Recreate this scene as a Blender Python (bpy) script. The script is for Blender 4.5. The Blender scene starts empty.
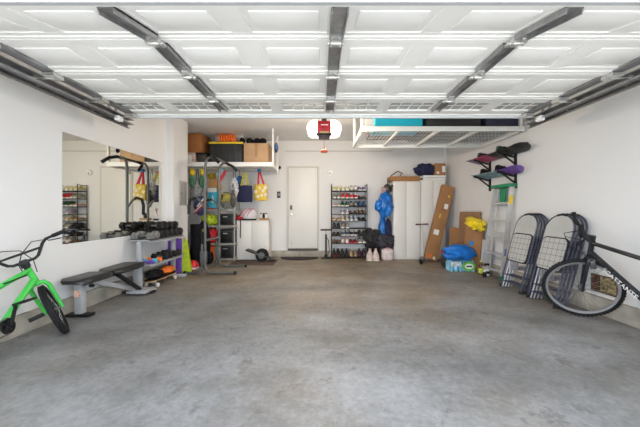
import bpy, bmesh, math, random
from mathutils import Vector, Matrix, Euler, noise
random.seed(7)
scene = bpy.context.scene
COL = scene.collection
PI = math.pi
V = Vector

# ---------------------------------------------------------------- camera, sky, sun, exposure
F, CX, HY, CH = 284.4, 321.0, 211.0, 1.16
cam_d = bpy.data.cameras.new('camera'); cam = bpy.data.objects.new('camera', cam_d); COL.objects.link(cam)
cam.location = (0, 0, CH); cam.rotation_euler = (PI / 2, 0, 0)
cam_d.sensor_width = 36; cam_d.lens = 16.0; cam_d.clip_start = 0.05
cam_d.shift_x = -1.0 / 640; cam_d.shift_y = -2.5 / 640
scene.camera = cam

world = bpy.data.worlds.new('sky'); scene.world = world; world.use_nodes = True
bg = world.node_tree.nodes['Background']
bg.inputs[0].default_value = (0.84, 0.92, 1.0, 1); bg.inputs[1].default_value = 4.2
sun_d = bpy.data.lights.new('sun', 'SUN'); sun = bpy.data.objects.new('sun', sun_d); COL.objects.link(sun)
sun_d.energy = 9.0; sun_d.angle = math.radians(3); sun_d.color = (1.0, 0.95, 0.88)
sun.location = (0, 5, 12); sun.rotation_euler = (math.radians(-42), 0, math.radians(12))
scene.view_settings.view_transform = 'Standard'; scene.view_settings.look = 'None'
scene.view_settings.exposure = 0.27; scene.view_settings.gamma = 1; scene.view_settings.use_curve_mapping = False
scene.cycles.max_bounces = 12; scene.cycles.diffuse_bounces = 8; scene.cycles.glossy_bounces = 6
scene.cycles.transparent_max_bounces = 16; scene.cycles.use_denoising = True
scene.cycles.sample_clamp_indirect = 8

LAMP_W = 47.0      # each bulb of the door opener

# ---------------------------------------------------------------- helpers
def X(px, Y): return (px - CX) * Y / F
def Z(py, Y): return CH - (py - HY) * Y / F
def at(px, py, Y): return V((X(px, Y), Y, Z(py, Y)))

MATS = {}
def mat(name, col, rough=0.5, metal=0.0, var=0.06, scale=9.0, bump=0.0, bscale=60.0, emit=None, estr=0, spec=None):
    if name in MATS: return MATS[name]
    m = bpy.data.materials.new(name); m.use_nodes = True
    nt = m.node_tree; N = nt.nodes; L = nt.links
    p = N['Principled BSDF']
    p.inputs['Roughness'].default_value = rough; p.inputs['Metallic'].default_value = metal
    if spec is not None: p.inputs['Specular IOR Level'].default_value = spec
    tc = N.new('ShaderNodeTexCoord')
    n = N.new('ShaderNodeTexNoise'); n.inputs['Scale'].default_value = scale; n.inputs['Detail'].default_value = 4
    L.new(tc.outputs['Object'], n.inputs['Vector'])
    r = N.new('ShaderNodeValToRGB')
    r.color_ramp.elements[0].position = 0.3; r.color_ramp.elements[1].position = 0.7
    r.color_ramp.elements[0].color = tuple(max(0, c * (1 - var)) for c in col) + (1,)
    r.color_ramp.elements[1].color = tuple(min(1, c * (1 + var)) for c in col) + (1,)
    L.new(n.outputs['Fac'], r.inputs['Fac']); L.new(r.outputs['Color'], p.inputs['Base Color'])
    if bump:
        n2 = N.new('ShaderNodeTexNoise'); n2.inputs['Scale'].default_value = bscale; n2.inputs['Detail'].default_value = 3
        L.new(tc.outputs['Object'], n2.inputs['Vector'])
        b = N.new('ShaderNodeBump'); b.inputs['Strength'].default_value = bump; b.inputs['Distance'].default_value = 0.01
        L.new(n2.outputs['Fac'], b.inputs['Height']); L.new(b.outputs['Normal'], p.inputs['Normal'])
    if emit:
        p.inputs['Emission Color'].default_value = tuple(emit) + (1,); p.inputs['Emission Strength'].default_value = estr
    MATS[name] = m
    return m

class MB:
    def __init__(s, M=None):
        s.bm = bmesh.new(); s.M = M or Matrix.Identity(4)
    def _v(s, p): return s.bm.verts.new(s.M @ V(p))
    def _f(s, vs):
        try: return s.bm.faces.new(vs)
        except ValueError: return None
    def box(s, c, size, rot=None, bevel=0.0, taper=None):
        R = Matrix.Identity(3)
        if rot is not None: R = rot.to_matrix() if isinstance(rot, Euler) else rot
        h = [x / 2 for x in size]; vs = []
        for sx, sy, sz in ((-1,-1,-1),(1,-1,-1),(1,1,-1),(-1,1,-1),(-1,-1,1),(1,-1,1),(1,1,1),(-1,1,1)):
            k = taper if (taper and sz > 0) else 1
            vs.append(s._v(V(c) + R @ V((sx*h[0]*k, sy*h[1]*k, sz*h[2]))))
        fs = [s._f([vs[i] for i in q]) for q in ((0,3,2,1),(4,5,6,7),(0,1,5,4),(1,2,6,5),(2,3,7,6),(3,0,4,7))]
        if bevel:
            es = list({e for f in fs for e in f.edges})
            bmesh.ops.bevel(s.bm, geom=es, offset=bevel, segments=2, affect='EDGES', profile=0.5, clamp_overlap=True)
        return s
    def b2(s, lo, hi, bevel=0.0):
        return s.box([(a + b) / 2 for a, b in zip(lo, hi)], [abs(b - a) for a, b in zip(lo, hi)], None, bevel)
    def bar(s, p, q, w, d, side=(1, 0, 0), bevel=0.0):
        p = V(p); q = V(q); z = (q - p).normalized(); x = V(side); x = (x - z * x.dot(z)).normalized(); y = z.cross(x)
        R = Matrix((x, y, z)).transposed()
        return s.box((p + q) / 2, (w, d, (q - p).length), R, bevel)
    def tube(s, pts, r, segs=8, closed=False):
        pts = [V(p) for p in pts]; n = len(pts)
        rs = r if isinstance(r, (list, tuple)) else [r] * n
        def tan(i):
            if closed: a, b = pts[i - 1], pts[(i + 1) % n]
            else: a, b = pts[max(0, i - 1)], pts[min(n - 1, i + 1)]
            return (b - a).normalized()
        t0 = tan(0); up = V((0, 0, 1)) if abs(t0.z) < 0.9 else V((1, 0, 0))
        u = (up - t0 * up.dot(t0)).normalized(); rings = []
        for i in range(n):
            t = tan(i); u = u - t * u.dot(t)
            u = u.normalized() if u.length > 1e-6 else t.orthogonal().normalized()
            w = t.cross(u)
            rings.append([s._v(pts[i] + (u * math.cos(2*PI*k/segs) + w * math.sin(2*PI*k/segs)) * rs[i]) for k in range(segs)])
        m = n if closed else n - 1
        for i in range(m):
            a, b = rings[i], rings[(i + 1) % n]
            for k in range(segs): s._f([a[k], a[(k+1) % segs], b[(k+1) % segs], b[k]])
        if not closed:
            s._f(rings[0][::-1]); s._f(rings[-1])
        return s
    def lathe(s, prof, c=(0,0,0), axis=(0,0,1), segs=16):
        z = V(axis).normalized(); x = z.orthogonal().normalized(); y = z.cross(x); c = V(c); rings = []
        for r, h in prof:
            if r < 1e-5: rings.append([s._v(c + z * h)])
            else: rings.append([s._v(c + z*h + (x*math.cos(2*PI*k/segs) + y*math.sin(2*PI*k/segs)) * r) for k in range(segs)])
        for a, b in zip(rings, rings[1:]):
            for k in range(segs):
                k2 = (k + 1) % segs
                if len(a) == 1 and len(b) == 1: continue
                if len(a) == 1: s._f([a[0], b[k2], b[k]])
                elif len(b) == 1: s._f([a[k], a[k2], b[0]])
                else: s._f([a[k], a[k2], b[k2], b[k]])
        if len(rings[0]) > 1: s._f(rings[0][::-1])
        if len(rings[-1]) > 1: s._f(rings[-1])
        return s
    def torus(s, c, R, r, axis=(0,0,1), segs=40, rs=8):
        z = V(axis).normalized(); x = z.orthogonal().normalized(); y = z.cross(x); c = V(c)
        pts = [c + (x*math.cos(2*PI*k/segs) + y*math.sin(2*PI*k/segs)) * R for k in range(segs)]
        return s.tube(pts, r, rs, closed=True)
    def prism(s, poly, O, U, W, D, depth):
        """outline poly (u,w) in plane O + uU + wW, extruded by depth along D"""
        O = V(O); U = V(U); W = V(W); D = V(D)
        a = [s._v(O + U*u + W*w) for u, w in poly]; b = [s._v(O + U*u + W*w + D*depth) for u, w in poly]
        s._f(a[::-1]); s._f(b); n = len(poly)
        for i in range(n): s._f([a[i], a[(i+1) % n], b[(i+1) % n], b[i]])
        return s
    def ball(s, c, size, amp=0.0, freq=3.0, seed=0, sub=3, floor=None, pinch=0.0, rot=None, sq=1.0):
        t = bmesh.new(); bmesh.ops.create_icosphere(t, subdivisions=sub, radius=1)
        R = rot.to_matrix() if rot is not None else Matrix.Identity(3)
        mp = {}
        for v in t.verts:
            p = v.co.copy()
            if sq != 1.0: p = V([math.copysign(abs(a)**sq, a) for a in p])
            if amp:
                q = p * freq + V((seed * 7.3, seed * 3.1, seed * 1.7))
                p *= 1 + amp * noise.noise(q) + amp * 0.5 * noise.noise(q * 2.3)
            if pinch: 
                k = 1 - pinch * max(0, p.z); p.x *= k; p.y *= k
            p = R @ V((p.x*size[0]/2, p.y*size[1]/2, p.z*size[2]/2)) + V(c)
            if floor is not None: p.z = max(p.z, floor)
            mp[v] = s._v(p)
        for f in t.faces: s._f([mp[v] for v in f.verts])
        t.free(); return s
    def loft(s, rings, cap=True):
        rr = [[s._v(p) for p in r] for r in rings]; n = len(rr[0])
        for a, b in zip(rr, rr[1:]):
            for k in range(n): s._f([a[k], a[(k+1) % n], b[(k+1) % n], b[k]])
        if cap: s._f(rr[0][::-1]); s._f(rr[-1])
        return s
    def build(s, name, m, parent=None, smooth=35):
        bm = s.bm
        bmesh.ops.recalc_face_normals(bm, faces=bm.faces[:])
        if parent is None:
            xs = [v.co for v in bm.verts]
            lo = V((min(v.x for v in xs), min(v.y for v in xs), min(v.z for v in xs)))
            hi = V((max(v.x for v in xs), max(v.y for v in xs), max(v.z for v in xs)))
            org = V(((lo.x+hi.x)/2, (lo.y+hi.y)/2, lo.z))
        else:
            org = WORLD[parent.name]
        for v in bm.verts: v.co -= org
        me = bpy.data.meshes.new(name); bm.to_mesh(me); bm.free()
        for p in me.polygons: p.use_smooth = True
        me.set_sharp_from_angle(angle=math.radians(smooth))
        me.materials.append(m)
        o = bpy.data.objects.new(name, me); COL.objects.link(o)
        if parent is None: o.location = org; WORLD[o.name] = org
        else: o.parent = parent; WORLD[o.name] = org
        return o
WORLD = {}

def tag(o, label=None, cat=None, group=None, kind=None):
    if label: o['label'] = label
    if cat: o['category'] = cat
    if group: o['group'] = group
    if kind: o['kind'] = kind
    return o
def thing(name, label, cat, loc=(0, 0, 0), group=None):
    o = bpy.data.objects.new(name, None); COL.objects.link(o); o.location = loc; o.empty_display_size = 0.1
    WORLD[o.name] = V(loc)
    return tag(o, label, cat, group)
def struct(name, mb, m): return tag(mb.build(name, m), kind='structure')

# ---------------------------------------------------------------- materials
def wall_mat():
    m = mat('wall_paint', (0.745, 0.74, 0.735), 0.75, 0, 0.015, 1.5, 0.06, 90); return m
WALL = wall_mat()
CEIL = mat('ceiling_paint', (0.78, 0.78, 0.77), 0.8, 0, 0.02, 2, 0.05, 120)
DOORW = mat('garage_door_white', (0.86, 0.85, 0.82), 0.42, 0, 0.015, 3)
STEEL = mat('galvanised_steel', (0.36, 0.36, 0.365), 0.42, 0.75, 0.2, 14)
STEELD = mat('dark_steel', (0.15, 0.15, 0.15), 0.45, 0.7, 0.2, 14)
BRIGHT = mat('bright_zinc', (0.65, 0.65, 0.63), 0.3, 0.8, 0.1, 20)
WHITE = mat('white_enamel', (0.80, 0.80, 0.79), 0.35, 0, 0.02, 4)
CABW = mat('cabinet_white', (0.76, 0.745, 0.71), 0.45, 0, 0.02, 3)
BLACK = mat('black_plastic', (0.011, 0.011, 0.012), 0.45, 0, 0.3, 12, spec=0.3)
RUBBER = mat('black_rubber', (0.013, 0.013, 0.014), 0.75, 0, 0.3, 30, spec=0.25)
BLKFAB = mat('black_fabric', (0.010, 0.010, 0.012), 0.9, 0, 0.5, 14, 0.3, 40, spec=0.15)
GREYP = mat('grey_powder_coat', (0.125, 0.128, 0.122), 0.4, 0.3, 0.06, 10)
LGREY = mat('light_grey_powder_coat', (0.42, 0.43, 0.45), 0.4, 0.2, 0.06, 10)
CHROME = mat('chrome', (0.75, 0.75, 0.76), 0.15, 1.0, 0.03, 6)
ALU = mat('aluminium', (0.60, 0.60, 0.59), 0.35, 0.45, 0.08, 8)
CARD = mat('cardboard', (0.35, 0.175, 0.07), 0.85, 0, 0.1, 5, 0.1, 30)
CARDL = mat('pale_cardboard', (0.50, 0.32, 0.18), 0.85, 0, 0.08, 5, 0.1, 30)
PAPER = mat('white_paper', (0.8, 0.8, 0.78), 0.7, 0, 0.02, 5)
VINYL = mat('black_vinyl', (0.012, 0.012, 0.013), 0.38, 0, 0.3, 20, 0.1, 120)
BLUEBAG = mat('blue_polyethylene', (0.006, 0.14, 0.50), 0.3, 0, 0.45, 8, 0.5, 14)
NAVY = mat('navy_canvas', (0.012, 0.016, 0.06), 0.8, 0, 0.2, 20, 0.15, 60)
YELLOW = mat('yellow_plastic', (0.78, 0.55, 0.02), 0.45, 0, 0.08, 10)
YBAG = mat('yellow_bag', (0.80, 0.60, 0.02), 0.4, 0, 0.3, 14, 0.4, 20)
RED = mat('red_plastic', (0.50, 0.02, 0.03), 0.4, 0, 0.15, 10)
ORANGE = mat('orange_plastic', (0.80, 0.17, 0.02), 0.45, 0, 0.2, 14)
GREEN = mat('green_plastic', (0.01, 0.22, 0.09), 0.4, 0, 0.1, 10)
LIME = mat('lime_fabric', (0.42, 0.55, 0.02), 0.7, 0, 0.2, 14, 0.2, 40)
PURPLE = mat('purple_foam', (0.13, 0.05, 0.33), 0.75, 0, 0.1, 14, 0.1, 60)
CYAN = mat('cyan_plastic', (0.01, 0.50, 0.66), 0.4, 0, 0.05, 6)
BMXG = mat('neon_green_paint', (0.055, 0.50, 0.075), 0.28, 0, 0.03, 6)
BIKEB = mat('gloss_black_paint', (0.012, 0.013, 0.017), 0.25, 0, 0.15, 8)
PINK = mat('pink_rubber', (0.62, 0.36, 0.36), 0.5, 0, 0.1, 8)
OFFW = mat('off_white_rubber', (0.62, 0.56, 0.52), 0.55, 0, 0.1, 14)
CREAM = mat('cream_door_paint', (0.76, 0.75, 0.72), 0.45, 0, 0.015, 3)

def floor_mat():
    m = bpy.data.materials.new('stained_concrete'); m.use_nodes = True; nt = m.node_tree; N = nt.nodes; L = nt.links
    p = N['Principled BSDF']; tc = N.new('ShaderNodeTexCoord')
    def nz(scale, det, rough=0.55, vec=None):
        n = N.new('ShaderNodeTexNoise'); n.inputs['Scale'].default_value = scale; n.inputs['Detail'].default_value = det
        n.inputs['Roughness'].default_value = rough; L.new(vec or tc.outputs['Object'], n.inputs['Vector']); return n.outputs['Fac']
    def ramp(f, a, b, ca, cb):
        r = N.new('ShaderNodeValToRGB'); r.color_ramp.elements[0].position = a; r.color_ramp.elements[1].position = b
        r.color_ramp.elements[0].color = ca + (1,); r.color_ramp.elements[1].color = cb + (1,); L.new(f, r.inputs['Fac']); return r.outputs['Color']
    def mix(a, b, f, mode='MULTIPLY'):
        x = N.new('ShaderNodeMix'); x.data_type = 'RGBA'; x.blend_type = mode
        if isinstance(f, float): x.inputs[0].default_value = f
        else: L.new(f, x.inputs[0])
        L.new(a, x.inputs[6]); L.new(b, x.inputs[7]); return x.outputs[2]
    mp = N.new('ShaderNodeMapping'); mp.inputs['Scale'].default_value = (0.55, 1.5, 1); L.new(tc.outputs['Object'], mp.inputs['Vector'])
    base = ramp(nz(1.1, 8, 0.62, mp.outputs['Vector']), 0.38, 0.62, (0.176, 0.175, 0.174), (0.268, 0.270, 0.278))
    cloud = ramp(nz(2.2, 9, 0.72), 0.36, 0.60, (0.68, 0.67, 0.66), (1.06, 1.06, 1.06))
    fine = ramp(nz(28, 6, 0.7), 0.35, 0.65, (0.76, 0.76, 0.76), (1.14, 1.14, 1.14))
    c = mix(base, cloud, 0.9); c = mix(c, fine, 0.8)
    brown = ramp(nz(0.8, 5, 0.6), 0.46, 0.68, (1, 1, 1), (0.82, 0.68, 0.53))
    c = mix(c, brown, 0.6)
    # brown tint: stronger towards the house door end of the slab, with a ragged edge
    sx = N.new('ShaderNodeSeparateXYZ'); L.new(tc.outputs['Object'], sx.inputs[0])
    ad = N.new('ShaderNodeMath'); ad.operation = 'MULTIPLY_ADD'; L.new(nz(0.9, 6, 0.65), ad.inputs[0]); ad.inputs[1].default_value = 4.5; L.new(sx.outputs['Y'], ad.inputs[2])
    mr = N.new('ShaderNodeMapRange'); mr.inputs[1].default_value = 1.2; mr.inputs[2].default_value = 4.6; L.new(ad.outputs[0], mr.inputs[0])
    back_tint = ramp(mr.outputs[0], 0.0, 1.0, (1, 1, 1), (1.18, 0.95, 0.66))
    c = mix(c, back_tint, 1.0)
    spots = ramp(nz(5.5, 6, 0.75), 0.33, 0.42, (0.50, 0.47, 0.46), (1, 1, 1))
    c = mix(c, spots, 0.7)
    L.new(c, p.inputs['Base Color'])
    r = N.new('ShaderNodeMapRange'); r.inputs[3].default_value = 0.38; r.inputs[4].default_value = 0.62
    L.new(nz(3, 5), r.inputs[0]); L.new(r.outputs[0], p.inputs['Roughness'])
    b = N.new('ShaderNodeBump'); b.inputs['Strength'].default_value = 0.12; b.inputs['Distance'].default_value = 0.01
    L.new(nz(40, 5), b.inputs['Height']); L.new(b.outputs['Normal'], p.inputs['Normal'])
    return m
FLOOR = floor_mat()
CURB = mat('curb_concrete', (0.37, 0.34, 0.29), 0.85, 0, 0.3, 4, 0.25, 40)
DRIVE = mat('driveway_concrete', (0.64, 0.62, 0.59), 0.8, 0, 0.1, 1.0, 0.1, 30)

# ---------------------------------------------------------------- the room
LW, RW, BW, CZ, FWY = -2.84, 3.17, 7.25, 2.95, 1.12
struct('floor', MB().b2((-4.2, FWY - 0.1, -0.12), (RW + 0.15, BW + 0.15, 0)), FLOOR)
struct('driveway', MB().b2((-9, -12, -0.16), (9, FWY - 0.1, -0.03)), DRIVE)
struct('ceiling', MB().b2((-4.2, FWY - 0.15, CZ), (RW + 0.15, BW + 0.15, CZ + 0.15)), CEIL)
struct('wall_back', MB().b2((-4.2, BW, -0.1), (RW + 0.15, BW + 0.15, CZ)), WALL)
struct('wall_right', MB().b2((RW, FWY - 0.15, -0.1), (RW + 0.15, BW, CZ)), WALL)
PY = 5.2      # front face of the pilaster
PX = -2.70    # its side face
wl = MB().b2((LW - 0.15, FWY - 0.15, -0.1), (LW, PY, CZ)); struct('wall_left', wl, WALL)
struct('wall_left_pilaster', MB().b2((LW - 0.15, PY, -0.1), (PX, 5.76, CZ)), WALL)
struct('wall_alcove', MB().b2((-3.55, 5.76, -0.1), (-3.4, BW, CZ)), WALL)
struct('wall_alcove_return', MB().b2((-3.4, 5.62, -0.1), (LW - 0.15, 5.76, CZ)), WALL)
OL, OR = -2.36, 2.56
struct('wall_front_left', MB().b2((LW, FWY - 0.15, -0.1), (OL, FWY, CZ)), WALL)
struct('wall_front_right', MB().b2((OR, FWY - 0.15, -0.1), (RW, FWY, CZ)), WALL)
struct('wall_front_header', MB().b2((OL, FWY - 0.15, 2.25), (OR, FWY, CZ)), WALL)
# concrete stem wall showing under the plaster
struct('baseboard_left', MB().b2((LW, FWY, 0), (LW + 0.035, PY, 0.19), 0.004), CURB)
struct('baseboard_right', MB().b2((RW - 0.045, FWY, 0), (RW, BW, 0.19), 0.004), CURB)
struct('baseboard_back', MB().b2((-3.4, BW - 0.03, 0), (RW - 0.05, BW, 0.15), 0.004), CURB)
struct('trim_1', MB().b2((X(285, BW), BW - 0.015, Z(151.6, BW)), (X(392, BW), BW, Z(150.7, BW))), mat('conduit_grey', (0.50, 0.49, 0.47), 0.6))
struct('trim_2', MB().b2((RW - 0.05, BW - 0.05, 1.9), (RW, BW, CZ)), WALL)

# door to the house
dx0, dx1 = X(288.5, BW), X(317.5, BW); dz0, dz1 = Z(248.2, BW), Z(168, BW)
d = tag(MB().b2((dx0, BW - 0.035, dz0), (dx1, BW - 0.004, dz1), 0.003).build('door_1', CREAM), kind='structure')
fr = MB()
fr.b2((dx0 - 0.045, BW - 0.025, dz0 - 0.05), (dx0 - 0.006, BW - 0.001, dz1 + 0.045)); fr.b2((dx1 + 0.006, BW - 0.025, dz0 - 0.05), (dx1 + 0.045, BW - 0.001, dz1 + 0.045))
fr.b2((dx0 - 0.006, BW - 0.025, dz1 + 0.006), (dx1 + 0.006, BW - 0.001, dz1 + 0.045)); fr.build('door_frame', mat('door_frame_paint', (0.60, 0.575, 0.52), 0.5, 0, 0.02, 3), d)
MB().b2((dx0 - 0.01, BW - 0.05, dz0 - 0.055), (dx1 + 0.01, BW - 0.002, dz0 - 0.004)).build('door_sill', mat('dark_sill', (0.10, 0.085, 0.075), 0.7), d)
q = MB(); q.b2((dx0 - 0.006, BW - 0.012, dz0), (dx0, BW - 0.003, dz1 + 0.006)); q.b2((dx1, BW - 0.012, dz0), (dx1 + 0.006, BW - 0.003, dz1 + 0.006)); q.b2((dx0, BW - 0.012, dz1), (dx1, BW - 0.003, dz1 + 0.006)); q.build('door_gap_shade', mat('gap_shade_brown', (0.10, 0.085, 0.07), 0.8), d)  # dark strips painted in for the shaded gap round the door leaf
hp = at(291.3, 211.5, BW - 0.035)
MB().lathe([(0.03, 0), (0.03, 0.008), (0.012, 0.01), (0.012, 0.04), (0.026, 0.05), (0.028, 0.065), (0.0, 0.075)], at(291.3, 214.5, BW - 0.033), (0, -1, 0)).build('door_knob', BRIGHT, d)
MB().box(hp + V((0, -0.012, 0.10)), (0.055, 0.03, 0.11), None, 0.006).build('door_lock', mat('bronze_lock', (0.10, 0.09, 0.08), 0.4, 0.6), d)
MB().tube([at(291.5, 243, BW - 0.035) + V((0, -0.02, -0.05)), at(291.5, 243, BW - 0.035) + V((0, -0.02, 0.06))], 0.012, 8).build('door_stop', BRIGHT, d)

# garage door, open overhead
GD = thing('garage_door', 'white panelled overhead garage door raised flat under the ceiling', 'garage door', (0.10, 2.45, 2.34))
gx0, gx1, DZ = -2.34, 2.54, 2.34
glass = bpy.data.materials.new('window_glass'); glass.use_nodes = True
_n = glass.node_tree.nodes; _l = glass.node_tree.links; _n.remove(_n['Principled BSDF'])
_t = _n.new('ShaderNodeBsdfTransparent'); _t.inputs[0].default_value = (0.78, 0.8, 0.8, 1); _g = _n.new('ShaderNodeBsdfGlossy'); _g.inputs['Roughness'].default_value = 0.05
_x = _n.new('ShaderNodeMixShader'); _x.inputs[0].default_value = 0.12
_d = _n.new('ShaderNodeBsdfDiffuse'); _d.inputs[0].default_value = (0.62, 0.62, 0.60, 1); _x2 = _n.new('ShaderNodeMixShader'); _x2.inputs[0].default_value = 0.55; _l.new(_t.outputs[0], _x2.inputs[1]); _l.new(_d.outputs[0], _x2.inputs[2])
_l.new(_x2.outputs[0], _x.inputs[1]); _l.new(_g.outputs[0], _x.inputs[2]); _l.new(_x.outputs[0], _n['Material Output'].inputs['Surface'])
def section(M, ylen, windows=False):
    """local: x across, y along the section (0..ylen), z up; underside at z=0"""
    w = (gx1 - gx0); n = 8; pw = w / n; a = gx0
    m = MB(M)
    if not windows: m.b2((a, 0, 0.005), (gx1, ylen, 0.045))
    rail = 0.15 if windows else 0.085
    m.b2((a, 0, -0.002), (gx1, rail, 0.03)); m.b2((a, ylen - rail, -0.002), (gx1, ylen, 0.03))
    for i in range(n + 1):
        x = a + i * pw; hw = 0.065
        m.b2((max(a, x - hw), rail, -0.001), (min(gx1, x + hw), ylen - rail, 0.03))
    for i in range(n):      # raised field of each pressed panel
        if not windows: m.box((a + (i + 0.5) * pw, ylen / 2, 0.0062), (pw - 0.22, ylen - 2 * rail - 0.1, 0.016), None, 0.0075)
    # stiffening lips at both long edges
    m.b2((a, 0.0, -0.016), (gx1, 0.035, 0.0)); m.b2((a, ylen - 0.035, -0.012), (gx1, ylen, 0.0))
    s = m.build('door_section', DOORW, GD)
    if windows:
        g = MB(M); f = MB(M)
        for i in range(n):
            x = a + (i + 0.5) * pw
            g.b2((x - pw/2 + 0.06, rail - 0.01, 0.018), (x + pw/2 - 0.06, ylen - rail + 0.01, 0.022))
        for i in range(n):
            x = a + (i + 0.5) * pw
            gg = MB(M).b2((x - pw/2 + 0.06, rail - 0.01, 0.018), (x + pw/2 - 0.06, ylen - rail + 0.01, 0.022)).build('window_pane', glass, s)
            for k in (-1, 0, 1): f.b2((x + k*0.12 - 0.007, rail, 0.014), (x + k*0.12 + 0.007, ylen - rail, 0.0175))
            f.b2((x - pw/2 + 0.06, ylen/2 - 0.007, 0.014), (x + pw/2 - 0.06, ylen/2 + 0.007, 0.0175))
        g.bm.free(); f.build('window_grille', DOORW, s)
    return s
joints = [1.93, 2.42, 2.95, 3.50]
section(Matrix.Translation((0, joints[2], DZ)), joints[3] - joints[2], True)
section(Matrix.Translation((0, joints[1], DZ)), joints[2] - joints[1])
section(Matrix.Translation((0, joints[0], DZ)), joints[1] - joints[0])
tilt = math.atan2(0.125, 0.50)
Mb = Matrix.Translation((0, joints[0], DZ)) @ Matrix.Rotation(tilt, 4, 'X') @ Matrix.Translation((0, -0.53, 0))
section(Mb, 0.53)
MB(Mb).b2((gx0, -0.035, -0.025), (gx1, 0.0, 0.04)).build('bottom_seal', mat('grey_seal', (0.45, 0.45, 0.46), 0.5), GD)
MB().b2((gx0, joints[3] - 0.005, DZ - 0.035), (gx1, joints[3] + 0.025, DZ + 0.03)).build('end_rail', mat('pale_grey_rail', (0.66, 0.69, 0.70), 0.4, 0.2), GD)
for sx in (-1.12, 0.10, 1.32):
    for j in range(4):
        M = Mb if j == 0 else Matrix.Translation((0, joints[j - 1], DZ))
        L_ = 0.53 if j == 0 else joints[j] - joints[j - 1]
        y0, y1 = 0.06, L_ - 0.06
        if j == 3: y1 = L_ * 0.62
        q = MB(M)
        q.b2((sx - 0.045, y0, -0.012), (sx + 0.045, y1, 0.0)); q.b2((sx - 0.045, y0, -0.04), (sx - 0.038, y1, -0.0)); q.b2((sx + 0.038, y0, -0.04), (sx + 0.045, y1, 0.0))
        q.build('door_stile', STEEL, GD)
    for j in range(3):
        q = MB(); y = joints[j]
        q.box((sx, y, DZ - 0.033), (0.085, 0.11, 0.012)); q.tube([(sx - 0.055, y, DZ - 0.045), (sx + 0.055, y, DZ - 0.045)], 0.011, 8)
        q.box((sx - 0.04, y - 0.03, DZ - 0.05), (0.008, 0.05, 0.03)); q.box((sx + 0.04, y - 0.03, DZ - 0.05), (0.008, 0.05, 0.03))
        for dx in (-0.028, 0.028):
            for dy in (-0.04, 0.04): q.lathe([(0.009, 0), (0.009, 0.008), (0, 0.010)], (sx + dx, y + dy, DZ - 0.039), (0, 0, -1), 8)
        q.build('hinge', BRIGHT, GD)
for side, ex in ((-1, gx0), (1, gx1)):
    for j in range(4):
        M = Mb if j == 0 else Matrix.Translation((0, joints[j - 1], DZ))
        L_ = 0.53 if j == 0 else joints[j] - joints[j - 1]
        MB(M).b2((ex - side * 0.10, 0.02, -0.012), (ex, L_ - 0.02, 0.004)).build('end_stile', STEEL, GD)
    for y in joints[:3] + [joints[3] - 0.08]:
        q = MB(); q.box((ex - side * 0.06, y, DZ - 0.035), (0.10, 0.10, 0.03)); q.tube([(ex - side * 0.08, y, DZ - 0.05), (ex + side * 0.085, y, DZ - 0.05)], 0.009, 8)
        q.lathe([(0.024, -0.012), (0.024, 0.012)], (ex + side * 0.095, y, DZ - 0.05), (1, 0, 0), 12)
        q.build('roller_hinge', BRIGHT, GD)

def track(side, ex, label):
    t = thing('door_track', label, 'door track', (ex + side * 0.1, 2.4, DZ - 0.1))
    xo = ex + side * 0.068
    path = [(xo + side*0.01, FWY + 0.06, 0.3), (xo + side*0.01, FWY + 0.06, 1.75), (xo + side*0.01, FWY + 0.09, 1.98), (xo + side*0.01, FWY + 0.20, 2.16), (xo + side*0.01, FWY + 0.38, 2.255), (xo + side*0.01, FWY + 0.6, 2.285), (xo + side*0.01, 3.62, 2.285)]
    q = MB()
    for a, b in zip(path, path[1:]):
        a = V(a); b = V(b)
        q.bar(a + V((side*0.045, 0, 0)), b + V((side*0.045, 0, 0)), 0.006, 0.06)
        up = (b - a).normalized().cross(V((1, 0, 0)))
        for s_ in (-1, 1): q.bar(a + up*0.028*s_ + V((side*0.002, 0, 0)), b + up*0.028*s_ + V((side*0.002, 0, 0)), 0.09, 0.008)
    q.build('channel', STEEL, t)
    q = MB(); xa = xo + side * 0.082
    q.b2((xa - 0.003, FWY + 0.15, 2.225), (xa + 0.003, 3.66, 2.30)); q.b2((xa - side*0.032, FWY + 0.15, 2.222), (xa, 3.66, 2.228))
    q.build('support_angle', STEELD, t)
    q = MB(); q.bar((xa, 3.45, 2.23), (xa, 3.45, CZ), 0.006, 0.04); q.bar((xa, 3.45, 2.25), (xa, 2.9, CZ), 0.005, 0.035); q.build('hanger_strap', STEEL, t)
    q = MB()
    for y in (1.9, 2.5, 3.1, 3.5): q.lathe([(0.014, 0), (0.014, 0.01), (0, 0.012)], (xa - side*0.004, y, 2.265), (-side, 0, 0), 8)
    q.build('track_bolts', BRIGHT, t)
    MB().box((xo - side*0.02, 3.36, 2.25), (0.05, 0.09, 0.06), None, 0.008).build('end_stop', WHITE, t)
track(-1, gx0, 'galvanised steel garage door track along the left wall')
track(1, gx1, 'galvanised steel garage door track along the right wall')

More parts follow.
